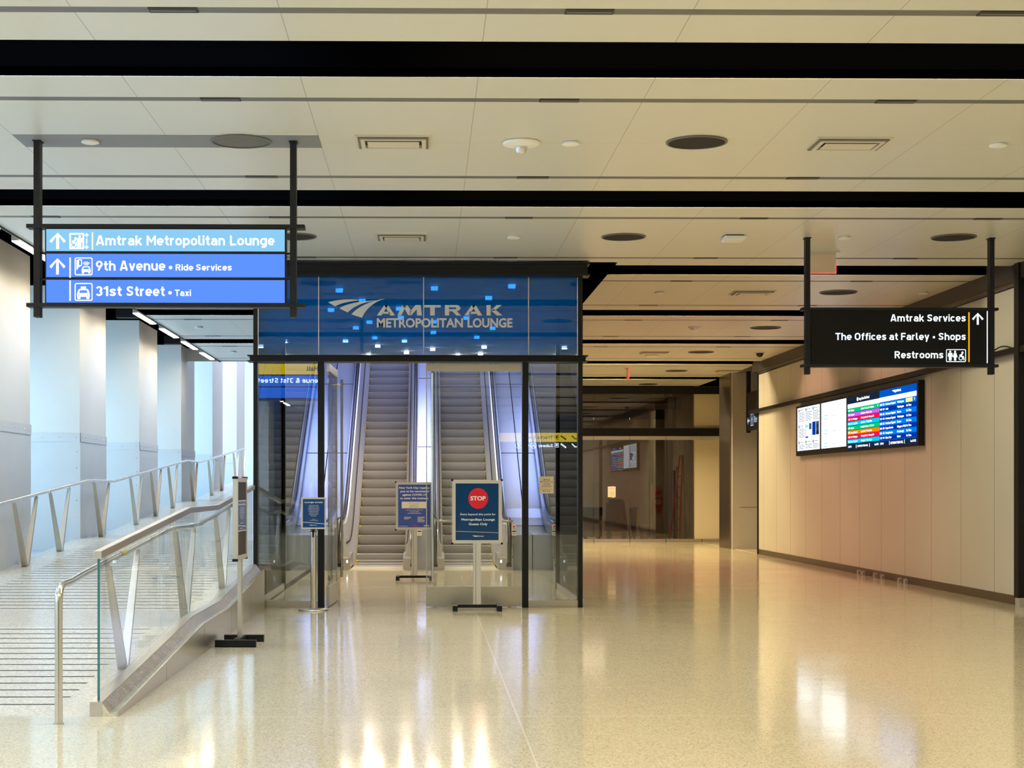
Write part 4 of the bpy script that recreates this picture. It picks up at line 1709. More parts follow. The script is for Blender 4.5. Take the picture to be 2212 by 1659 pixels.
# exit signs
c = onZ(1776, 543, CEIL)
ex = thing('exit_sign', (c.x, c.y, CEIL), 'exit sign with red-glowing edge hanging beside the left post of the black direction sign', 'sign', 'exit signs')
b = MB(); b.box(c.x - .22, c.x + .22, c.y - .04, c.y + .04, CEIL - .02, CEIL, 'alu'); b.build('mount', ex)
b = MB(); b.box(c.x - .17, c.x + .17, c.y - .008, c.y + .008, CEIL - .27, CEIL - .02, 'exit_back'); b.build('plate', ex)
b = MB(); b.box(c.x - .17, c.x + .17, c.y - .009, c.y + .009, CEIL - .278, CEIL - .27, 'lit_red'); b.box(c.x + .17, c.x + .175, c.y - .009, c.y + .009, CEIL - .278, CEIL - .16, 'lit_red')
b.build('glowing_edge', ex)
c = onZ(1355.5, 795, CEIL)
ex2 = thing('exit_sign', (c.x, c.y, CEIL), 'edge-on exit sign glowing red, far down the corridor ceiling', 'sign', 'exit signs')
b = MB(); b.box(c.x - .04, c.x + .04, c.y - .2, c.y + .2, CEIL - .02, CEIL, 'alu'); b.build('mount', ex2)
b = MB(); b.box(c.x - .012, c.x + .008, c.y - .17, c.y + .17, CEIL - .27, CEIL - .02, 'exit_back'); b.build('plate', ex2)
b = MB(); b.box(c.x + .008, c.x + .02, c.y - .175, c.y - .165, CEIL - .28, CEIL - .02, 'lit_red'); b.box(c.x - .03, c.x + .02, c.y - .172, c.y + .17, CEIL - .285, CEIL - .272, 'lit_red')
b.build('glowing_edge', ex2)

# ================================================================== DEPARTURE BOARD
BX = XR - .10
board = thing('departure_board', (BX, 29.2, 2.2), 'long wall screen board showing coloured train departures under the black rail', 'screen')


def by(px):
    return onX(px, 900, BX).y


yn, yf = by(1984), by(1719.5)
zt_, zb2 = 3.26, 2.225
b = MB()
b.box(BX, XR - .004, yn, yf, zb2, zt_, 'black')
b.build('casing', board)
# layout on the board: u = 0 far end .. 1 near end, v = 0 bottom .. 1 top


def boardP(u, v, lift):
    return Vector((BX - lift, yf + (yn - yf) * u, zb2 + (zt_ - zb2) * v))


def ub(px):
    return (yf - by(px)) / (yf - yn)


def c2p(cx):   # crop column -> board u  (crop spans 1700..2010 over 2212 px)
    return ub(1700 + cx * 310 / 2212)


LV = 'lit_white'


def screen(u0, u1, v0, v1, mat):
    F = Flat(boardP)
    F.rect(u0, v0, u1, v1, mat, .004)
    return F.build('screen', board)


# two white pages
ua, ub1, uc, ud, ue, uf_, ug = c2p(165), c2p(507), c2p(532), c2p(915), c2p(940), c2p(1430), c2p(2003)
p1 = screen(ua, ub1, .10, .955, 'scr_white')
G = Flat(boardP)
for col in range(3):
    u0 = ua + (ub1 - ua) * (.06 + .32 * col)
    for row in range(3):
        v0 = .93 - row * .32
        G.rect(u0, v0 - .06, u0 + .009, v0, 'scr_dark', .006)
        if not (row == 1 and col > 0):
            G.rect(u0 + .012, v0 - .03, u0 + .05, v0 - .018, 'scr_grey', .006)
            for ln in range(6 if row < 2 else 3):
                G.rect(u0, v0 - .087 - ln * .032, u0 + .055 + .012 * ((ln * 7 + col) % 2), v0 - .075 - ln * .032, 'scr_grey', .006)
u0 = ua + (ub1 - ua) * .38
G.rect(u0, .33, u0 + .062, .62, 'scr_white', .006)
G.frame(u0, .33, u0 + .062, .62, .004, 'scr_grey', .007)
G.rect(u0 + .004, .34, u0 + .03, .37, 'scr_navy', .008)
G.rect(u0 + .004, .54, u0 + .03, .60, 'scr_teal', .008)
G.rect(u0 + .036, .50, u0 + .062, .62, 'scr_grey', .008)
u0 = ua + (ub1 - ua) * .68
G.rect(u0, .38, u0 + .034, .64, 'scr_navy', .006)
G.rect(u0 + .036, .38, u0 + .068, .64, 'scr_grey', .006)
G.poly([(u0 + .038, .39), (u0 + .066, .39), (u0 + .055, .48), (u0 + .058, .56), (u0 + .05, .62), (u0 + .045, .56), (u0 + .048, .48)], 'scr_dark', .008)
G.build('page_text', p1)
p2 = screen(uc, ud, .10, .955, 'scr_white')
G = Flat(boardP)
for v in (.70, .42, .18):
    G.rect(uc + .03, v, uc + .06, v + .02, 'scr_teal', .006)
    G.rect(uc + .03, v - .06, uc + .055, v - .04, 'scr_teal', .006)
    G.rect(uc + .10, v - .02, uc + .13, v - .012, 'scr_grey', .006)
G.rect(uc + .20, .88, uc + .21, .888, 'scr_grey', .006)
G.build('page_text', p2)
p3 = screen(ue, uf_, .03, .955, 'scr_dark')
G = Flat(boardP)
rows_l = [('scr_green', '7:32', 'Babylon', 'Seaford + Amityville + Babylon', '7'), ('scr_violet', '7:35', 'Hempstead', 'Bellerose + Garden City', ''),
          ('scr_red', '7:38', 'Port Washington', 'Flushing Main St + Murray Hill', ''), ('scr_cyan', '7:43', 'Farmingdale', 'Jamaica + Hicksville', ''),
          ('scr_green', '7:47', 'Babylon', 'Rockville Centre + Baldwin', ''), ('scr_orange', '7:52', 'Long Beach', 'Lynbrook + Oceanside', ''),
          ('scr_red', '8:08', 'Port Washington', 'Flushing Main St + Murray Hill', ''), ('scr_cyan', '8:13', 'Huntington', 'Mineola + Westbury', '')]
vt, vb = .76, .135
rh = (vt - vb) / 8
G.rect(ue, vt, uf_, vt + .075, 'scr_white', .006)
for i, (mt, t, d, via, tr) in enumerate(rows_l):
    v0 = vt - rh * (i + 1)
    G.rect(ue, v0 + .004, uf_, v0 + rh - .004, mt, .006)
    w = uf_ - ue
    G.text(t, ue + w * .02, ue + w * .09, v0 + rh * .3, v0 + rh * .68, LV, .008, .03)
    G.text(d, ue + w * .11, ue + w * (.22 if len(d) < 10 else .33), v0 + rh * .3, v0 + rh * .68, LV, .008, .03)
    G.text(via, ue + w * .44, ue + w * (.84 if len(via) > 24 else .78), v0 + rh * .3, v0 + rh * .68, LV, .008, .03)
    if tr:
        G.text(tr, ue + w * .94, ue + w * .97, v0 + rh * .3, v0 + rh * .68, LV, .008, .03)
w = uf_ - ue
G.text('Long Island Rail Road', ue + w * .37, ue + w * .70, .875, .92, LV, .008, .03)
G.disc(ue + w * .33, .895, .006, LV, .008, ry=.035)
G.text('7:30 PM', ue + w * .02, ue + w * .13, .065, .10, LV, .008, .03)
G.text('MOYNIHAN TRAIN HALL', ue + w * .33, ue + w * .66, .065, .10, LV, .008, .03)
G.rect(ue + w * .28, .05, ue + w * .295, .11, LV, .008)
G.rect(ue + w * .70, .05, ue + w * .715, .11, LV, .008)
G.text('Sun 5/15/22', ue + w * .86, ue + w * .98, .065, .10, LV, .008, .03)
G.build('lettering', p3)
p4 = screen(uf_, ug, .03, .955, 'scr_head')
G = Flat(boardP)
rows_r = [('scr_blue', '8:05', '132', 'Northeast Regional', 'Washington', ''), ('scr_navy', '9:00', '2103', 'Acela', 'Washington', 'On Time'),
          ('scr_blue', '9:03', '66', 'Northeast Regional', 'Boston', 'On Time'), ('scr_navy', '9:37', '643', 'Northeast Regional', 'Washington', 'On Time'),
          ('scr_blue', '10:00', '162', 'Northeast Regional', 'Boston', 'On Time'), ('scr_navy', '10:20', '283', 'Empire Service', 'Niagara Falls', 'On Time'),
          ('scr_blue', '10:52', '43', 'Pennsylvanian', 'Pittsburgh', 'On Time'), ('scr_navy', '11:02', '91', 'Silver Star', 'Miami', 'On Time')]
w = ug - uf_
G.rect(uf_, .03, ug, .125, 'scr_dark', .005)
G.rect(uf_, vt + .005, ug, vt + .08, 'scr_white', .006)
for i, (mt, t, no, nm, to, stt) in enumerate(rows_r):
    v0 = vt - rh * (i + 1)
    G.rect(uf_, v0 + .003, ug, v0 + rh - .003, mt, .006)
    for s_, a, q in ((t, .02, .08), (no, .10, .15), (nm, .18, .18 + .018 * len(nm) * .85), (to, .50, .50 + .018 * len(to)), (stt, .74, .87)):
        if s_:
            G.text(s_, uf_ + w * a, uf_ + w * q, v0 + rh * .28, v0 + rh * .72, LV, .008, .03)
    G.rect(uf_ + w * .915, v0 + .003, uf_ + w * .918, v0 + rh - .003, 'scr_navy', .008)
v0 = vt - rh
G.rect(uf_ + w * .73, v0 + .01, uf_ + w * .90, v0 + rh - .006, 'scr_yellow', .007)
G.text('7', uf_ + w * .94, uf_ + w * .965, v0 + rh * .28, v0 + rh * .75, LV, .008, .03)
rail_logo(G, uf_ + w * .36, .925, .00035, -.0012, LV, .008)
G.text('AMTRAK', uf_ + w * .43, uf_ + w * .61, .885, .92, LV, .008, .04)
G.text('MOYNIHAN TRAIN HALL', uf_ + w * .32, uf_ + w * .66, .06, .10, LV, .008, .03)
G.rect(uf_ + w * .28, .05, uf_ + w * .29, .115, LV, .008)
G.rect(uf_ + w * .69, .05, uf_ + w * .70, .115, LV, .008)
G.text('7:30 PM', uf_ + w * .02, uf_ + w * .12, .065, .10, LV, .008, .03)
G.text('Sun 5/15/22', uf_ + w * .85, uf_ + w * .99, .065, .10, LV, .008, .03)
G.build('lettering', p4)

# ================================================================== CEILING FITTINGS


def fit(px, py):
    return onZ(px, py, CEIL)


def speaker(px, py, label, mat='grille', r=.26):
    c = fit(px, py)
    t = thing('ceiling_speaker', c, label, 'speaker', 'round ceiling speakers')
    b = MB(); b.lathe((c.x, c.y, c.z), [(r, -.002), (r, -.012), (r * .93, -.014), (r * .93, -.002)], 'strip', 36); b.build('rim', t)
    b = MB(); b.lathe((c.x, c.y, c.z), [(r * .93, -.002), (r * .93, -.006), (r * .5, -.010), (0, -.011)], mat, 36); b.build('grille', t, smooth=True)
    return t


speaker(1505, 306, 'round dark ceiling speaker in the front bay, right of the white camera dome')
speaker(1347, 511, 'round dark ceiling speaker left of the white wireless box')
speaker(2060, 512, 'round dark ceiling speaker between the posts of the black direction sign')
speaker(636, 510, 'round dark ceiling speaker half hidden by the right post of the blue sign')
speaker(1811, 631, 'round dark ceiling speaker just above the black direction sign', r=.28)
speaker(1654, 707.5, 'round dark ceiling speaker in corridor bay right of the smoke detector', r=.28)
speaker(1514, 760, 'round dark corridor speaker right of the far square ceiling vent', r=.28)
speaker(1461, 800.5, 'round dark corridor speaker right of the red edge-on exit sign', r=.28)
speaker(1400, 829.5, 'small round dark speaker in the last corridor bay before the shop glass', r=.27)

# dark grey ceiling insert above the blue sign with its speaker
g0, g1 = onZ(500, 292, CEIL).y, onZ(500, 318, CEIL).y
mb = MB()
mb.box(-3.453, -.903, g1 if g1 < g0 else g0, g0 if g1 < g0 else g1, CEIL - .004, CEIL + .002, 'greypanel')
struct('ceiling_panel', mb)
speaker(521, 304, 'round speaker set in the dark grey ceiling panel above the blue sign', 'grille_grey')


def sprinkler(px, py, label, r=.075):
    c = fit(px, py)
    b = MB()
    b.lathe((c.x, c.y, c.z), [(r * .9, 0), (r, -.008), (r, -.022), (r * .8, -.028), (0, -.03)], 'white', 24)
    b.build('sprinkler_cover', label=label, cat='ceiling cap', group='sprinkler covers', smooth=True)


for px, py, lb in ((195, 303, 'small white sprinkler cap in the dark grey ceiling panel'), (1233, 307, 'small white sprinkler cap right of the white camera dome'),
                   (2156, 311, 'small white sprinkler cap near the right edge of the front ceiling bay'), (1825, 512, 'small white sprinkler cap right of the beige exit sign'),
                   (1110, 511, 'small white sprinkler cap in the ceiling right of the rectangular vent, above the fascia'), (1425, 631, 'small white sprinkler cap in the corridor, left of the vent'),
                   (1995, 632, 'small white sprinkler cap above the right half of the black direction sign'), (430, 706, 'small white sprinkler cap in the left bay over the ramp'),
                   (503, 759, 'small white sprinkler cap in the far left bay over the ramp')):
    sprinkler(px, py, lb)


def vent(px, py, w, label):
    c = fit(px, py)
    t = thing('ceiling_vent', c, label, 'vent', 'rectangular ceiling vents')
    d = .5
    for i, (k, z, mt) in enumerate(((1.0, -.012, 'vent'), (.86, -.022, 'strip'), (.72, -.03, 'vent'))):
        b = MB()
        x0, x1, y0, y1 = c.x - w / 2 * (1 - (1 - k) * .5), c.x + w / 2 * (1 - (1 - k) * .5), c.y - d / 2 * k, c.y + d / 2 * k
        q = .035
        b.box(x0, x1, y0, y0 + q, c.z + z, c.z, mt); b.box(x0, x1, y1 - q, y1, c.z + z, c.z, mt)
        b.box(x0, x0 + q, y0 + q, y1 - q, c.z + z, c.z, mt); b.box(x1 - q, x1, y0 + q, y1 - q, c.z + z, c.z, mt)
        b.build('frame_ring', t)
    b = MB(); b.box(c.x - w / 2 + .05, c.x + w / 2 - .05, c.y - d / 2 + .05, c.y + d / 2 - .05, c.z - .003, c.z, 'dark'); b.build('throat', t)
    b = MB(); b.box(c.x - w * .34, c.x + w * .34, c.y - .11, c.y + .11, c.z - .034, c.z - .028, 'vent'); b.build('deflector', t)


vent(850, 305, .64, 'rectangular vent in the front ceiling bay, right of the blue sign')
vent(1832, 309, .64, 'rectangular vent in the front ceiling bay, above the black direction sign')
vent(868, 511, .60, 'rectangular ceiling vent above the entrance fascia')
vent(1625, 631.5, .62, 'rectangular vent in the first corridor bay left of the black direction sign')
vent(1413, 761, .62, 'rectangular corridor vent just behind the far white ceiling box')
vent(1574, 800.5, .62, 'rectangular vent in the corridor bay left of the wall end')

# slot vents in the grey strips
n_ = 0
sv = None
SLV = {0: 'front strip at the top edge', 1: 'strip behind the first black slot', 2: 'strip before the second black slot', 3: 'strip behind the second black slot',
       4: 'strip before the third black slot', 5: 'strip behind the third slot', 6: 'strip before the fourth slot', 7: 'strip behind the fourth slot', 8: 'strip before the fifth slot',
       9: 'strip behind the fifth slot'}
strip_y = []
for k in range(0, 6):
    cc = SLOT0 + SLOTP * k
    strip_y += [cc - 1.13, cc + 1.13]
for i, y in enumerate(strip_y[:10]):
    xs = [-4.13 + 2.57 * j for j in range(5)]
    if i % 2 == 1 and i > 4:
        xs = [x + .05 for x in xs]
    vis = []
    for x in xs:
        q = (x - 0) / y * FOC + 921
        if q < -20 or q > 2240 or x < XL + .2:
            continue
        if y > VY and VX0 - .2 < x < 2.7:
            continue
        vis.append(x)
    for j, x in enumerate(vis):
        lab = 'narrow slot vent, %s from left, grey %s' % (NTH[j], SLV[i])
        if sv is None:
            sv = thing('slot_vent', (x, y, CEIL + .002), lab, 'vent', 'slot vents in the grey ceiling strips')
            b = MB(); b.box(x - .15, x + .15, y - .05, y + .05, CEIL - .004, CEIL + .002, 'dark'); b.build('frame', sv)
            b = MB()
            b.box(x - .14, x + .14, y - .012, y + .012, CEIL - .007, CEIL - .003, 'strip')
            b.build('blade', sv)
        else:
            copy_tree(sv, (x, y, CEIL + .002), lab)

# camera dome, wireless boxes, detector, black dome camera
c = fit(1126, 306)
t = thing('ceiling_camera', c, 'white round ceiling dome with a clear bulb, centre of the front bay', 'camera')
b = MB(); b.lathe(c, [(.15, 0), (.16, -.012), (.15, -.03), (.08, -.045), (0, -.05)], 'white', 32); b.build('base_plate', t, smooth=True)
b = MB(); b.lathe(c, [(.05, -.045), (.05, -.075), (.035, -.10), (0, -.11)], 'alu', 20); b.build('bulb', t, smooth=True)


def wifi(px, py, label, s=1.0):
    c = fit(px, py)
    b = MB()
    w, d, h = .13 * s, .13 * s, .06
    b.prism([(c.x - w, c.y - d, c.z - h + .02), (c.x - w * .85, c.y - d, c.z - h), (c.x + w * .85, c.y - d, c.z - h), (c.x + w, c.y - d, c.z - h + .02), (c.x + w, c.y - d, c.z - .012), (c.x - w, c.y - d, c.z - .012)], (0, 2 * d, 0), 'white')
    b.box(c.x - w * .8, c.x + w * .8, c.y - d * .8, c.y + d * .8, c.z - .012, c.z, 'dark')
    b.build('access_point', label=label, cat='wireless box', group='white wireless boxes', bevel=.01)


wifi(1585, 510, 'white square wireless box on the ceiling, left of the black direction sign')
wifi(1408, 764.5, 'white square wireless box on the far corridor ceiling')
c = fit(1501, 706.5)
t = thing('smoke_detector', c, 'white stepped smoke detector on the corridor ceiling', 'smoke detector')
b = MB(); b.cyl((c.x, c.y, c.z - .025), .12, .025, 'white'); b.build('base_plate', t)
b = MB(); b.lathe(c, [(.09, -.025), (.085, -.05), (.05, -.075), (0, -.08)], 'white'); b.build('sensor', t, smooth=True)
c = fit(1641, 761)
t = thing('ceiling_camera', c, 'black dome camera on the far ceiling near the right wall', 'camera')
b = MB(); b.cyl((c.x, c.y, c.z - .02), .11, .02, 'white'); b.build('base_plate', t)
b = MB(); b.lathe(c, [(.08, -.02), (.075, -.06), (.04, -.10), (0, -.11)], 'dark'); b.build('dome', t, smooth=True)

# ---- linear lamps on the left ceiling edge
ld0 = None
for i, y in enumerate([26.75 + 2.6 * j for j in range(-16, 4)]):
    j = i - 13
    x = XL - .075
    if j >= 0:
        lab = 'bright linear lamp on the left ceiling edge, %s to the camera' % ORD[j]
    else:
        lab = 'linear lamp on the left ceiling edge, behind or beside the camera'
    if ld0 is None:
        ld0 = thing('linear_lamp', (x, y, CEIL), lab, 'light', 'linear lamps along the left ceiling edge')
        b = MB(); b.box(x - .05, x + .05, y, y + 1.75, CEIL - .02, CEIL + .06, 'alu'); b.build('housing', ld0)
        b = MB(); b.box(x - .045, x + .045, y + .01, y + 1.74, CEIL - .03, CEIL - .019, 'lamp'); b.build('diffuser', ld0)
    else:
        copy_tree(ld0, (x, y, CEIL), lab)

# ================================================================== RAMP RAILINGS


def vpost(root, x, y, spread, foot, zt, wd=.05):
    """pair of flat tapering blades forming a V"""
    for s in (-1, 1):
        b = MB()
        yt = y + s * spread
        zf, ztop = foot, zt(yt) - .035
        yb = y + s * .03
        rb = []
        for k in range(2):
            yy, zz, hw, wx = ((yb, zf, .035, .036), (yt, ztop, .02, .021))[k]
            rb.append([(x - wx, yy - hw, zz), (x + wx, yy - hw, zz), (x + wx, yy + hw, zz), (x - wx, yy + hw, zz)])
        b.loft(rb, 'blade')
        b.tube([(x, yt, ztop - .01), (x, yt, ztop + .03)], .012, 'tube', 8)
        b.build('support_blade', root)


lr = thing('ramp_handrail', (-5.35, 12, 0), 'long steel tube handrail on V-shaped blades along the left wall piers', 'handrail', 'ramp handrails')
RZ = lambda y: ramp_z(y) + .92
b = MB()
b.tube([(-5.35, y, RZ(y)) for y in (14, 15.06, 17.06, 25.3, 27.4, 35.7, 37.8, 47)], .024, 'tube', 12)
b.build('rail', lr, smooth=True)
for y in (15.6, 18.4, 21.4, 23.4, 26.4, 29.55, 31.7, 33.8, 36.8, 39.9, 41.9, 45, 46.8):
    vpost(lr, -5.35, y, .60, ramp_z(y), RZ)
rr = thing('ramp_handrail', (-2.42, 10.6, 0), 'steel tube handrail with bent end post running behind the glass balustrade', 'handrail', 'ramp handrails')
b = MB()
pts = [(-2.42, 10.55, 0), (-2.42, 10.55, .80)]
for k in range(1, 7):
    a = math.radians(90 * k / 6)
    pts.append((-2.42, 10.55 + .11 * (1 - math.cos(a)), .80 + .11 * math.sin(a)))
pts += [(-2.42, 10.9, .915)]
pts += [(-2.42, y, RZ(y)) for y in (11.2, 15.06, 17.06, 20.6)]
b.tube(pts, .026, 'tube', 14)
b.cyl((-2.42, 10.55, 0), .035, .008, 'steel', 20)
b.build('rail', rr, smooth=True)
b = MB(); b.tube([(-2.42, 12.68, RZ(12.68) + .002), (-2.42, 12.83, RZ(12.83) + .002)], .0275, 'yellow', 12); b.build('tape_wrap', rr, label='yellow tape wrapped round the tube')
for y in (12.8, 16.05, 19.0):
    vpost(rr, -2.42, y, .62, ramp_z(y), RZ)

gb = thing('glass_balustrade', (-2.24, 10.9, 0), 'frameless glass balustrade with steel top rail and shiny trough beside the ramp', 'balustrade')
GBY = [10.95, 12.97, 15.05, 17.08, 19.0, 20.66]
for a, bb in zip(GBY, GBY[1:]):
    b = MB()
    a2, b2 = a + .006, bb - .006
    b.prism([(-2.248, a2, ramp_z(a2) + .09), (-2.248, b2, ramp_z(b2) + .09), (-2.248, b2, ramp_z(b2) + 1.08), (-2.248, a2, ramp_z(a2) + 1.08)], (.016, 0, 0), 'glass')
    if a == GBY[0]:
        b.box(-2.2485, -2.2315, a2 - .003, a2, ramp_z(a2) + .09, ramp_z(a2) + 1.08, 'glass_edge')
    b.build('glass_panel', gb)
b = MB()
rg = []
for y in (10.92, 15.05, 17.08, 20.66):
    z = ramp_z(y) + 1.08
    rg.append([(-2.268, y, z - .012), (-2.212, y, z - .012), (-2.212, y, z + .042), (-2.268, y, z + .042)])
b.loft(rg, 'steel')
b.build('top_rail', gb, bevel=.004)
b = MB()
rg = []
for y in (10.88, 15.05, 17.08, 20.7):
    z = ramp_z(y)
    rg.append([(-2.285, y, -.05), (-2.20, y, -.05), (-2.20, y, z + .10), (-2.285, y, z + .10)])
b.loft(rg, 'steel')
b.build('base_shoe', gb)
b = MB()
rg = []
for y in (10.88, 12, 13, 14, 15.05, 16, 17.08, 18.2, 19.4, 20.7):
    z = ramp_z(y)
    rg.append([(-2.20, y, z + .09), (-2.15, y, z + .02), (-2.108, y, z + .012), (-2.108, y, -.05), (-2.2, y, -.05)])
b.loft(rg, 'chrome')
b.build('trough', gb, smooth=True)
b = MB()
rg = []
for y in (10.88, 15.05, 17.08, 20.7):
    z = ramp_z(y)
    rg.append([(-2.108, y, -.02), (-2.092, y, -.02), (-2.092, y, z + .03), (-2.108, y, z + .03)])
b.loft(rg, 'steel')
for y in (12.9, 15.1, 17.2, 19.1):
    b.box(-2.093, -2.0915, y - .003, y + .003, 0, ramp_z(y) + .03, 'dark')
b.build('side_plate', gb)

# ================================================================== FLOOR STANDS


def poster_stand(x, y, rot, label, face):
    """upright poster frame on a pole with an H foot, faces -Y before rotation"""
    t = thing('poster_stand', (x, y, 0), label, 'sign', 'poster stands')
    L = lambda *a: Vector(a)
    W, z0, z1 = .315, .85, 1.655
    b = MB()
    f = .042
    b.box(x - W, x + W, y - .024, y + .024, z1 - f, z1, 'alu'); b.box(x - W, x + W, y - .024, y + .024, z0, z0 + f, 'alu')
    b.box(x - W, x - W + f, y - .024, y + .024, z0 + f, z1 - f, 'alu'); b.box(x + W - f, x + W, y - .024, y + .024, z0 + f, z1 - f, 'alu')
    b.box(x - W + f, x + W - f, y - .014, y + .014, z0 + f, z1 - f, 'black')
    b.build('frame', t)
    b = MB()
    for sx_ in (-1, 1):
        for zz in (z0, z1):
            b.box(x + sx_ * W - .014, x + sx_ * W + .014, y - .027, y + .027, zz - .012, zz + .012, 'black')
    b.build('corner_cap', t)
    b = MB()
    b.box(x - .042, x + .042, y - .02, y + .02, .06, z0, 'alu')
    b.box(x - .05, x - .042, y - .012, y + .012, .06, z0, 'alu'); b.box(x + .042, x + .05, y - .012, y + .012, .06, z0, 'alu')
    b.box(x - .018, x - .014, y - .0215, y - .02, .06, z0, 'dark')
    b.build('pole', t)
    b = MB()
    b.box(x - .31, x - .25, y - .2, y + .2, 0, .07, 'black'); b.box(x + .25, x + .31, y - .2, y + .2, 0, .07, 'black')
    b.box(x - .25, x + .25, y - .03, y + .03, .035, .075, 'black')
    b.build('foot', t)

    def P(u, v, lift):   # u, v in 0..1 on the poster
        return Vector((x - W + f + u * (2 * W - 2 * f), y - .0145 - lift, z0 + f + v * (z1 - z0 - 2 * f)))
    face(t, P)
    if rot:
        t.rotation_euler = (0, 0, rot)
    return t


def face_stop(t, P):
    F = Flat(P); F.rect(0, 0, 1, 1, 'poster_blue', .001)
    q = F.build('poster', t)
    G = Flat(P)
    G.disc(.525, .735, .23, 'poster_red', .002, ry=.182, seg=40)
    G.build('red_disc', q)
    G = Flat(P)
    G.text('STOP', .345, .70, .70, .775, 'poster_white', .004, .03)
    G.text('Entry beyond this point for', .11, .935, .44, .475, 'poster_white', .003, .004)
    G.text('Metropolitan Lounge', .135, .91, .345, .385, 'poster_white', .003, .016)
    G.text('Guests Only', .305, .74, .265, .305, 'poster_white', .003, .016)
    G.poly([(0, .163), (1, .133), (1, .125), (0, .155)], 'alu', .003)
    rail_logo(G, .39, .085, .0011, -.0007, 'poster_white', .003)
    G.text('AMTRAK', .475, .66, .062, .078, 'poster_white', .003, .03)
    G.build('lettering', q)


def face_city(t, P):
    F = Flat(P); F.rect(0, 0, 1, 1, 'poster_royal', .001)
    q = F.build('poster', t)
    G = Flat(P)
    for i, (s_, a, c_) in enumerate((('New York City requires', .03, .97), ('you to be vaccinated', .06, .95), ('against COVID-19', .13, .87), ('to enter this business.', .06, .95))):
        v = .905 - i * .082
        Flat(P).text(s_, a, c_, v, v + .045, 'poster_white', .003, .028).build('lettering', q)
    Flat(P).rect(.11, .445, .87, .60, 'poster_cream', .002).build('cream_box', q)
    G = Flat(P)
    G.ctext('Those 5 years of age and up', .49, .555, .575, 'ink', .003, .0, maxw=.64)
    G.ctext('must show proof of', .49, .512, .535, 'ink', .003, .012, maxw=.45)
    G.ctext('COVID-19 vaccination.', .49, .467, .490, 'ink', .003, .012, maxw=.52)
    G.build('lettering', q)
    G = Flat(P)
    G.ctext('To find out where to get a free COVID-19 vaccine,', .5, .395, .413, 'poster_white', .003, .012, maxw=.93)
    G.ctext('visit nyc.gov/vaccinefinder', .5, .355, .375, 'poster_white', .003, .012, maxw=.6)
    G.ctext('call 877-VAX-4NYC (877-829-4692)', .5, .315, .335, 'poster_white', .003, .012, maxw=.75)
    G.build('lettering', q)
    for u0 in (.18, .60):
        G = Flat(P)
        for k in range(3 if u0 < .5 else 6):
            G.rect(u0, .235 - k * .022, u0 + (.22 if k != 2 else .15), .243 - k * .022, 'poster_white', .003)
        G.build('fine_print', q)
    Flat(P).rect(.02, .022, .30, .03, 'poster_white', .003).build('fine_print', q)
    Flat(P).rect(.42, .018, .60, .035, 'poster_red', .003).build('red_bar', q)
    Flat(P).text('NYC', .80, .97, .018, .052, 'poster_white', .003, .05).build('city_logo', q)


def access_text(P, q, u0=0.0, u1=1.0, v0=0.0, v1=1.0):
    """text of the lounge notice inside a box"""
    G = Flat(lambda u, v, l: P(u0 + u * (u1 - u0), v0 + v * (v1 - v0), l))
    G.text('Lounge access', .09, .92, .865, .915, 'poster_white', .003, .028)
    lines = ['Eligible customers, including', 'Amtrak passengers in First Class', 'or Sleeping Car accommodations,', 'Amtrak Guest Rewards Select Plus,',
             'and Executive status members', 'will need to have a same-day', 'Amtrak Travel document to', 'access the lounge.']
    for i, s_ in enumerate(lines):
        v = .765 - i * .053
        G.ctext(s_, .5, v, v + .026, 'poster_white', .003, .012, maxw=.82)
    G.ctext('For details visit', .5, .285, .303, 'poster_white', .003, .0, maxw=.4)
    G.ctext('Amtrak.com/MetropolitanLounge', .5, .245, .265, 'poster_white', .003, .01, maxw=.7)
    G.poly([(0, .20), (1, .135), (1, .12), (0, .185)], 'poster_white', .003)
    rail_logo(G, .30, .10, .0012, -.0009, 'poster_white', .003)
    G.text('AMTRAK', .41, .66, .07, .09, 'poster_white', .003, .03)
    return G.build('lettering', q)


def face_side(t, P):
    F = Flat(P)
    F.rect(0, 0, 1, 1, 'bin', .001)
    q = F.build('poster', t)
    F = Flat(P)
    F.rect(0, .33, 1, .74, 'poster_navy', .002)
    F.rect(0, .325, 1, .335, 'poster_white', .003); F.rect(0, .738, 1, .748, 'poster_white', .003)
    F.build('blue_sheet', q)
    access_text(lambda u, v, l: P(u, v, l + .001), q, 0, 1, .33, .74)


p = onZ(1030.5, 1318, 0)
poster_stand(onY(1030.5, 1300, 20.3).x, 20.3, 0, 'poster stand with a red stop disc on a dark blue poster, before the right door', face_stop)
poster_stand(onY(895, 1248, 27.05).x, 27.05, 0, 'poster stand with a blue vaccination notice inside the entrance at the escalators', face_city)
poster_stand(onY(511, 1385, 15.9).x + .035, 15.9, math.radians(88), 'poster stand turned edge-on beside the glass balustrade', face_side)

# small lounge sign on a round base
yb_ = 20.3
xb = onY(677, 1300, yb_).x
t = thing('sign_stand', (xb, yb_, 0), 'slim post with round base holding a small blue lounge notice', 'sign')
b = MB(); b.lathe((xb, yb_, 0), [(.19, 0), (.19, .012), (.185, .018), (.06, .03), (0, .03)], 'steel', 40); b.build('round_base', t, smooth=True)
b = MB(); b.tube([(xb, yb_, .02), (xb, yb_, .99)], .036, 'tube', 20); b.cyl((xb, yb_, .98), .037, .02, 'alu'); b.build('post', t, smooth=True)
b = MB(); b.box(xb - .012, xb + .012, yb_ - .05, yb_ - .036, .93, 1.04, 'black'); b.box(xb - .035, xb + .035, yb_ - .05, yb_ - .03, 1.0, 1.015, 'black'); b.box(xb - .035, xb + .035, yb_ - .05, yb_ - .03, 1.022, 1.035, 'black')
b.build('bracket', t)
b = MB()
xs0, xs1, z0, z1, f = xb - .15, xb + .165, 1.035, 1.435, .02
yy = yb_ - .045
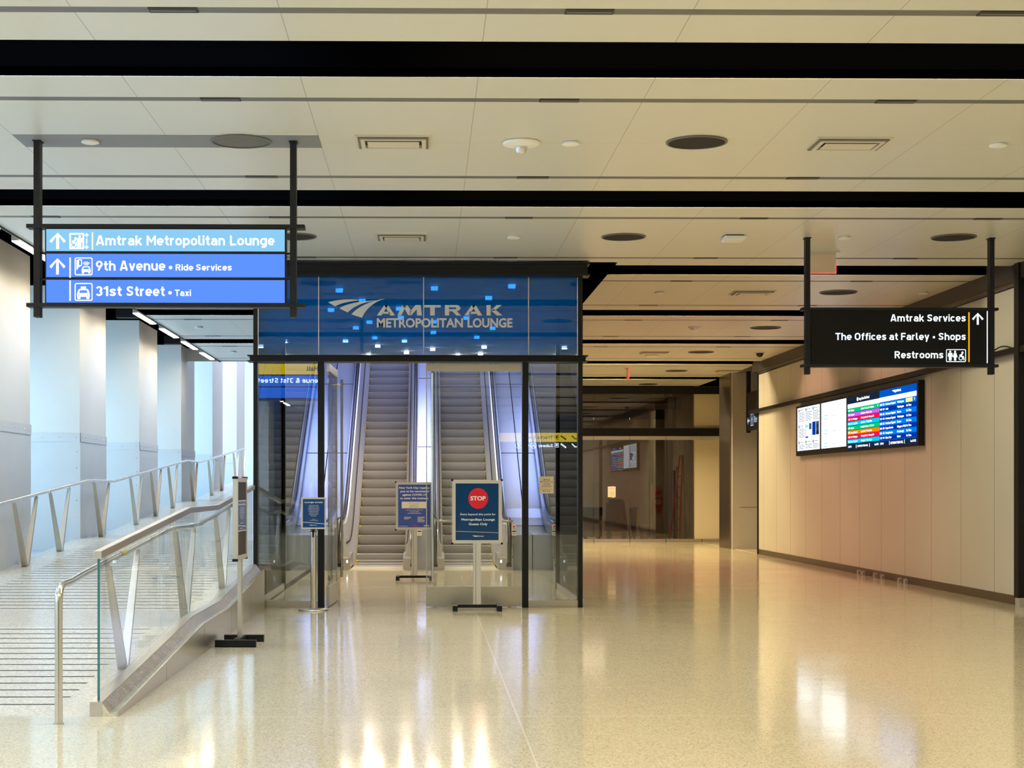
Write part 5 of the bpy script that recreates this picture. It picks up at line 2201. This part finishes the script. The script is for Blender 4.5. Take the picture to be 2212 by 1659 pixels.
b.box(xs0, xs1, yy - .012, yy + .012, z1 - f, z1, 'alu'); b.box(xs0, xs1, yy - .012, yy + .012, z0, z0 + f, 'alu')
b.box(xs0, xs0 + f, yy - .012, yy + .012, z0 + f, z1 - f, 'alu'); b.box(xs1 - f, xs1, yy - .012, yy + .012, z0 + f, z1 - f, 'alu')
b.build('frame', t)
P_ = lambda u, v, l: Vector((xs0 + f + u * (xs1 - xs0 - 2 * f), yy - .005 - l, z0 + f + v * (z1 - z0 - 2 * f)))
F = Flat(P_); F.mb.box(xs0 + f, xs1 - f, yy - .006, yy + .006, z0 + f, z1 - f, 'poster_navy')
q = F.build('notice', t)
access_text(lambda u, v, l: P_(u, v, l + .001), q)

# room plaque on the right pane
F = Flat(planeY(VY + .012))
y_ = VY + .012
F.mb.box(onY(1165, 1000, y_).x, onY(1196, 1000, y_).x, y_, y_ + .008, vz(1066, y_), vz(1029, y_), 'plaque')
q = F.build('room_plaque', label='small beige room plaque stuck on the right entrance pane', cat='plaque')
G = Flat(planeY(y_))
for s_, v, a, c_ in (('AMTRAK', 1037.8, 1173, 1188.5), ('METROPOLITAN', 1042.2, 1167, 1194.5), ('LOUNGE', 1047, 1173, 1188.5), ('ENTRANCE', 1051.8, 1170.5, 1191)):
    G.text(s_, a, c_, v, v - 2.8, 'ink', .001, .01)
G.rect(1166.5, 1057, 1195, 1057.4, 'ink', .001)
G.text('B21-12A', 1173, 1188.5, 1062.2, 1059.3, 'ink', .001, .01)
G.build('lettering', q)
# paper notice on the shop glass
F = Flat(planeY(YB - .03))
y_ = YB - .03
F.mb.box(onY(1313, 1000, y_).x, onY(1330, 1000, y_).x, y_, y_ + .004, vz(1074, y_), vz(1051, y_), 'paper')
q = F.build('paper_notice', label='white paper notice taped on the shop glass', cat='notice')
G = Flat(planeY(y_))
for u, v in ((1320, 1050.5), (1322, 1073.5)):
    G.rect(u, v, u + 5, v + 1.6, 'paper', .001)
for v in (1055, 1063, 1066, 1069):
    G.rect(1316, v, 1327, v + .5, 'grey_box', .001)
G.build('print', q)

# ---- small boxes at the foot of the right wall
gb0 = None
for i, px in enumerate((1855, 1864.5, 1890, 1906, 1943, 1956)):
    x = XR - .10
    y = onX(px, 1240, x).y
    lab = 'small grey metal box at the foot of the right wall, %s from the corridor end' % NTH[i]
    if gb0 is None:
        gb0 = thing('floor_box', (x, y, 0), lab, 'floor box', 'small boxes at the foot of the right wall')
        b = MB(); b.box(x - .026, x + .026, y - .03, y + .03, 0, .085, 'grey_box'); b.build('body', gb0, bevel=.004)
        b = MB(); b.box(x - .006, x + .006, y - .033, y - .03, .03, .055, 'dark'); b.build('socket', gb0)
    else:
        copy_tree(gb0, (x, y, 0), lab)

# cable loop on the wall rail
b = MB()
pts = []
for k in range(9):
    a = math.pi * k / 8
    pts.append((XR - .06, 21.75 - .42 * k / 8 * 2 + .2, 3.41 + .06 * math.sin(a)))
b.tube(pts, .009, 'black', 8)
b.build('cable', label='short black cable loop on the wall rail beside the black post', cat='cable', smooth=True)

# ================================================================== THINGS IN THE FIT-OUT ROOM


def rx(px, y):
    return onY(px, 1000, y).x


def rz(py, y):
    return max(0.0, EYE + (HY - py) / FOC * y)


y = 50.0
b = MB(); b.box(rx(1403, y), rx(1412, y), y, y + .2, 0, 4.9, 'dark')
struct('room_post', b)
b = MB(); b.box(rx(1436, y), rx(1452, y), y, y + .2, 0, 4.9, 'wall_grey')
struct('room_post', b)
# brown cart with push bar
y = 48.2
x0, x1 = rx(1310, y), rx(1352, y)
t = thing('push_cart', ((x0 + x1) / 2, y, 0), 'tall brown push cart in the dark room behind the shop glass', 'cart')
b = MB(); b.prism([(x0, y, .25), (x1 + .06, y, .25), (x1 - .03, y, rz(1086, y)), (x0 + .05, y, rz(1086, y))], (0, .5, 0), 'brown'); b.build('body', t)
b = MB(); b.box(x0 + .1, x1 - .1, y + .1, y + .4, rz(1086, y), rz(1078, y), 'bin'); b.build('lid', t)
for xx in (x0 + .08, x1 - .05):
    b = MB(); b.prism([(xx + .09 * math.cos(a * math.pi / 8), y + .1, .13 + .12 * math.sin(a * math.pi / 8)) for a in range(16)], (0, .06, 0), 'bin'); b.build('wheel', t)
b = MB(); b.tube([(x0 + .05, y - .03, .3), (x0 + .08, y - .03, 1.2), (x1 - .08, y - .03, 1.2), (x1, y - .03, .3)], .02, 'brown', 8); b.build('push_bar', t)
# dark table with clutter to the left
x0, x1 = rx(1261, y), rx(1300, y)
t = thing('storage_crate', ((x0 + x1) / 2, y, 0), 'low dark stacked crate at the left edge of the shop glass', 'crate')
b = MB(); b.box(x0, x1, y, y + .6, .08, .72, 'brown'); b.build('body', t)
b = MB(); b.box(x0 - .02, x1 + .02, y - .02, y + .62, .72, .98, 'bin'); b.build('lid', t)
for xx in (x0 + .05, x1 - .1):
    b = MB(); b.box(xx, xx + .06, y + .05, y + .55, 0, .08, 'bin'); b.build('foot', t)
# wheeled bin
x0, x1 = rx(1361, y), rx(1376, y)
t = thing('wheeled_bin', ((x0 + x1) / 2, y, 0), 'dark wheeled bin right of the brown push cart', 'bin')
b = MB(); b.prism([(x0 + .03, y, .08), (x1 - .03, y, .08), (x1, y, rz(1100, y)), (x0, y, rz(1100, y))], (0, .3, 0), 'bin'); b.build('body', t)
b = MB(); b.prism([(x0 - .02, y - .02, rz(1100, y)), (x1 + .03, y - .02, rz(1100, y)), (x1 + .03, y - .02, rz(1096, y)), (x0 - .01, y - .02, rz(1097, y))], (0, .35, 0), 'bin'); b.build('lid', t)
for xx in (x0 + .04, x1 - .09):
    b = MB(); b.prism([(xx + .025, y + .3 + .07 * math.cos(a * math.pi / 6), .08 + .075 * math.sin(a * math.pi / 6)) for a in range(12)], (.03, 0, 0), 'bin'); b.build('wheel', t)
# poles leaning
for i, (xa, xc, lb) in enumerate(((1353, 1360, 'pale pole leaning between the push cart and the bin, left one'), (1357, 1364, 'pale pole leaning between the push cart and the bin, right one'))):
    b = MB(); b.tube([(rx(xc, 47.9), 47.9, 0), (rx(xa, 48.05), 48.05, 1.1)], .018, 'grey_box', 8)
    b.build('leaning_pole', label=lb, cat='pole', group='leaning poles')
# white bucket
x = rx(1392, y)
t = thing('bucket', (x, y, 0), 'grey bucket with a yellow label on the floor of the dark room', 'bucket')
b = MB(); b.lathe((x, y, 0), [(.13, 0), (.17, .42), (.18, .42), (.18, .45), (0, .45)], 'grey_box', 24); b.build('body', t, smooth=True)
b = MB(); b.box(x - .06, x + .03, y - .172, y - .15, .12, .24, 'yellow'); b.build('sticker', t)
# red hose cabinet and its stand
y = 48.6
x0, x1 = rx(1411, y), rx(1432, y)
t = thing('fire_hose_stand', ((x0 + x1) / 2, y, 0), 'red fire equipment stand against the grey board in the dark room', 'fire equipment')
b = MB(); b.box(x0 - .05, x1 + .02, y + .1, y + .2, 0, rz(1046, y), 'wall_grey'); b.build('backboard', t)
b = MB(); b.prism([(x0 + .02, y, rz(1094, y)), (x1, y, rz(1094, y)), (x1, y, rz(1075, y)), (x0 + .03, y, rz(1075, y))], (0, .1, 0), 'red'); b.build('cabinet', t)
b = MB(); b.disc if False else b.prism([((x0 + x1) / 2 + .11 * math.cos(a * math.pi / 12), y - .01, rz(1084, y) + .08 * math.sin(a * math.pi / 12)) for a in range(24)], (0, .01, 0), 'wall_grey'); b.build('gauge', t)
b = MB(); b.lathe(((x0 + x1) / 2, y + .05, rz(1068, y)), [(.02, 0), (.12, .02), (.13, .08), (.08, .13), (0, .14)], 'red', 20); b.build('bell', t, smooth=True)
b = MB(); b.tube([((x0 + x1) / 2 + .03, y + .04, rz(1094, y)), ((x0 + x1) / 2 + .05, y + .04, rz(1108, y))], .05, 'red', 12); b.build('valve', t)
# red ladder leaning
y = 47.6
xa, xb2 = rx(1468, y), rx(1477, y)
t = thing('step_ladder', (xa, y, 0), 'red ladder leaning beside the beige wall inside the dark room', 'ladder')
for dx in (0, .30):
    b = MB(); b.loft([[(xa - .3 + dx - .025, y, 0), (xa - .3 + dx + .025, y, 0), (xa - .3 + dx + .025, y + .06, 0), (xa - .3 + dx - .025, y + .06, 0)],
                      [(xb2 - .06 + dx * .25 - .02, y + .3, 2.55), (xb2 - .06 + dx * .25 + .02, y + .3, 2.55), (xb2 - .06 + dx * .25 + .02, y + .36, 2.55), (xb2 - .06 + dx * .25 - .02, y + .36, 2.55)]], 'red')
    b.build('stile', t)
for k in range(1, 8):
    f_ = k / 8
    xl = (xa - .3) * (1 - f_) + (xb2 - .06) * f_
    w_ = .30 * (1 - f_) + .075 * f_
    b = MB(); b.box(xl, xl + w_, y + .3 * f_ + .01, y + .3 * f_ + .05, 2.55 * f_ - .015, 2.55 * f_ + .015, 'red'); b.build('rung', t)
# timber boards upright
y = 49.0
for i, px in enumerate((1457, 1463, 1469, 1476)):
    b = MB(); xx = rx(px, y); b.box(xx - .03, xx + .03, y, y + .05, 0, 2.1 + .12 * (i % 2), 'brown')
    b.build('timber_board', label='upright brown timber board behind the red ladder, %s from the left' % NTH[i], cat='board', group='timber boards')
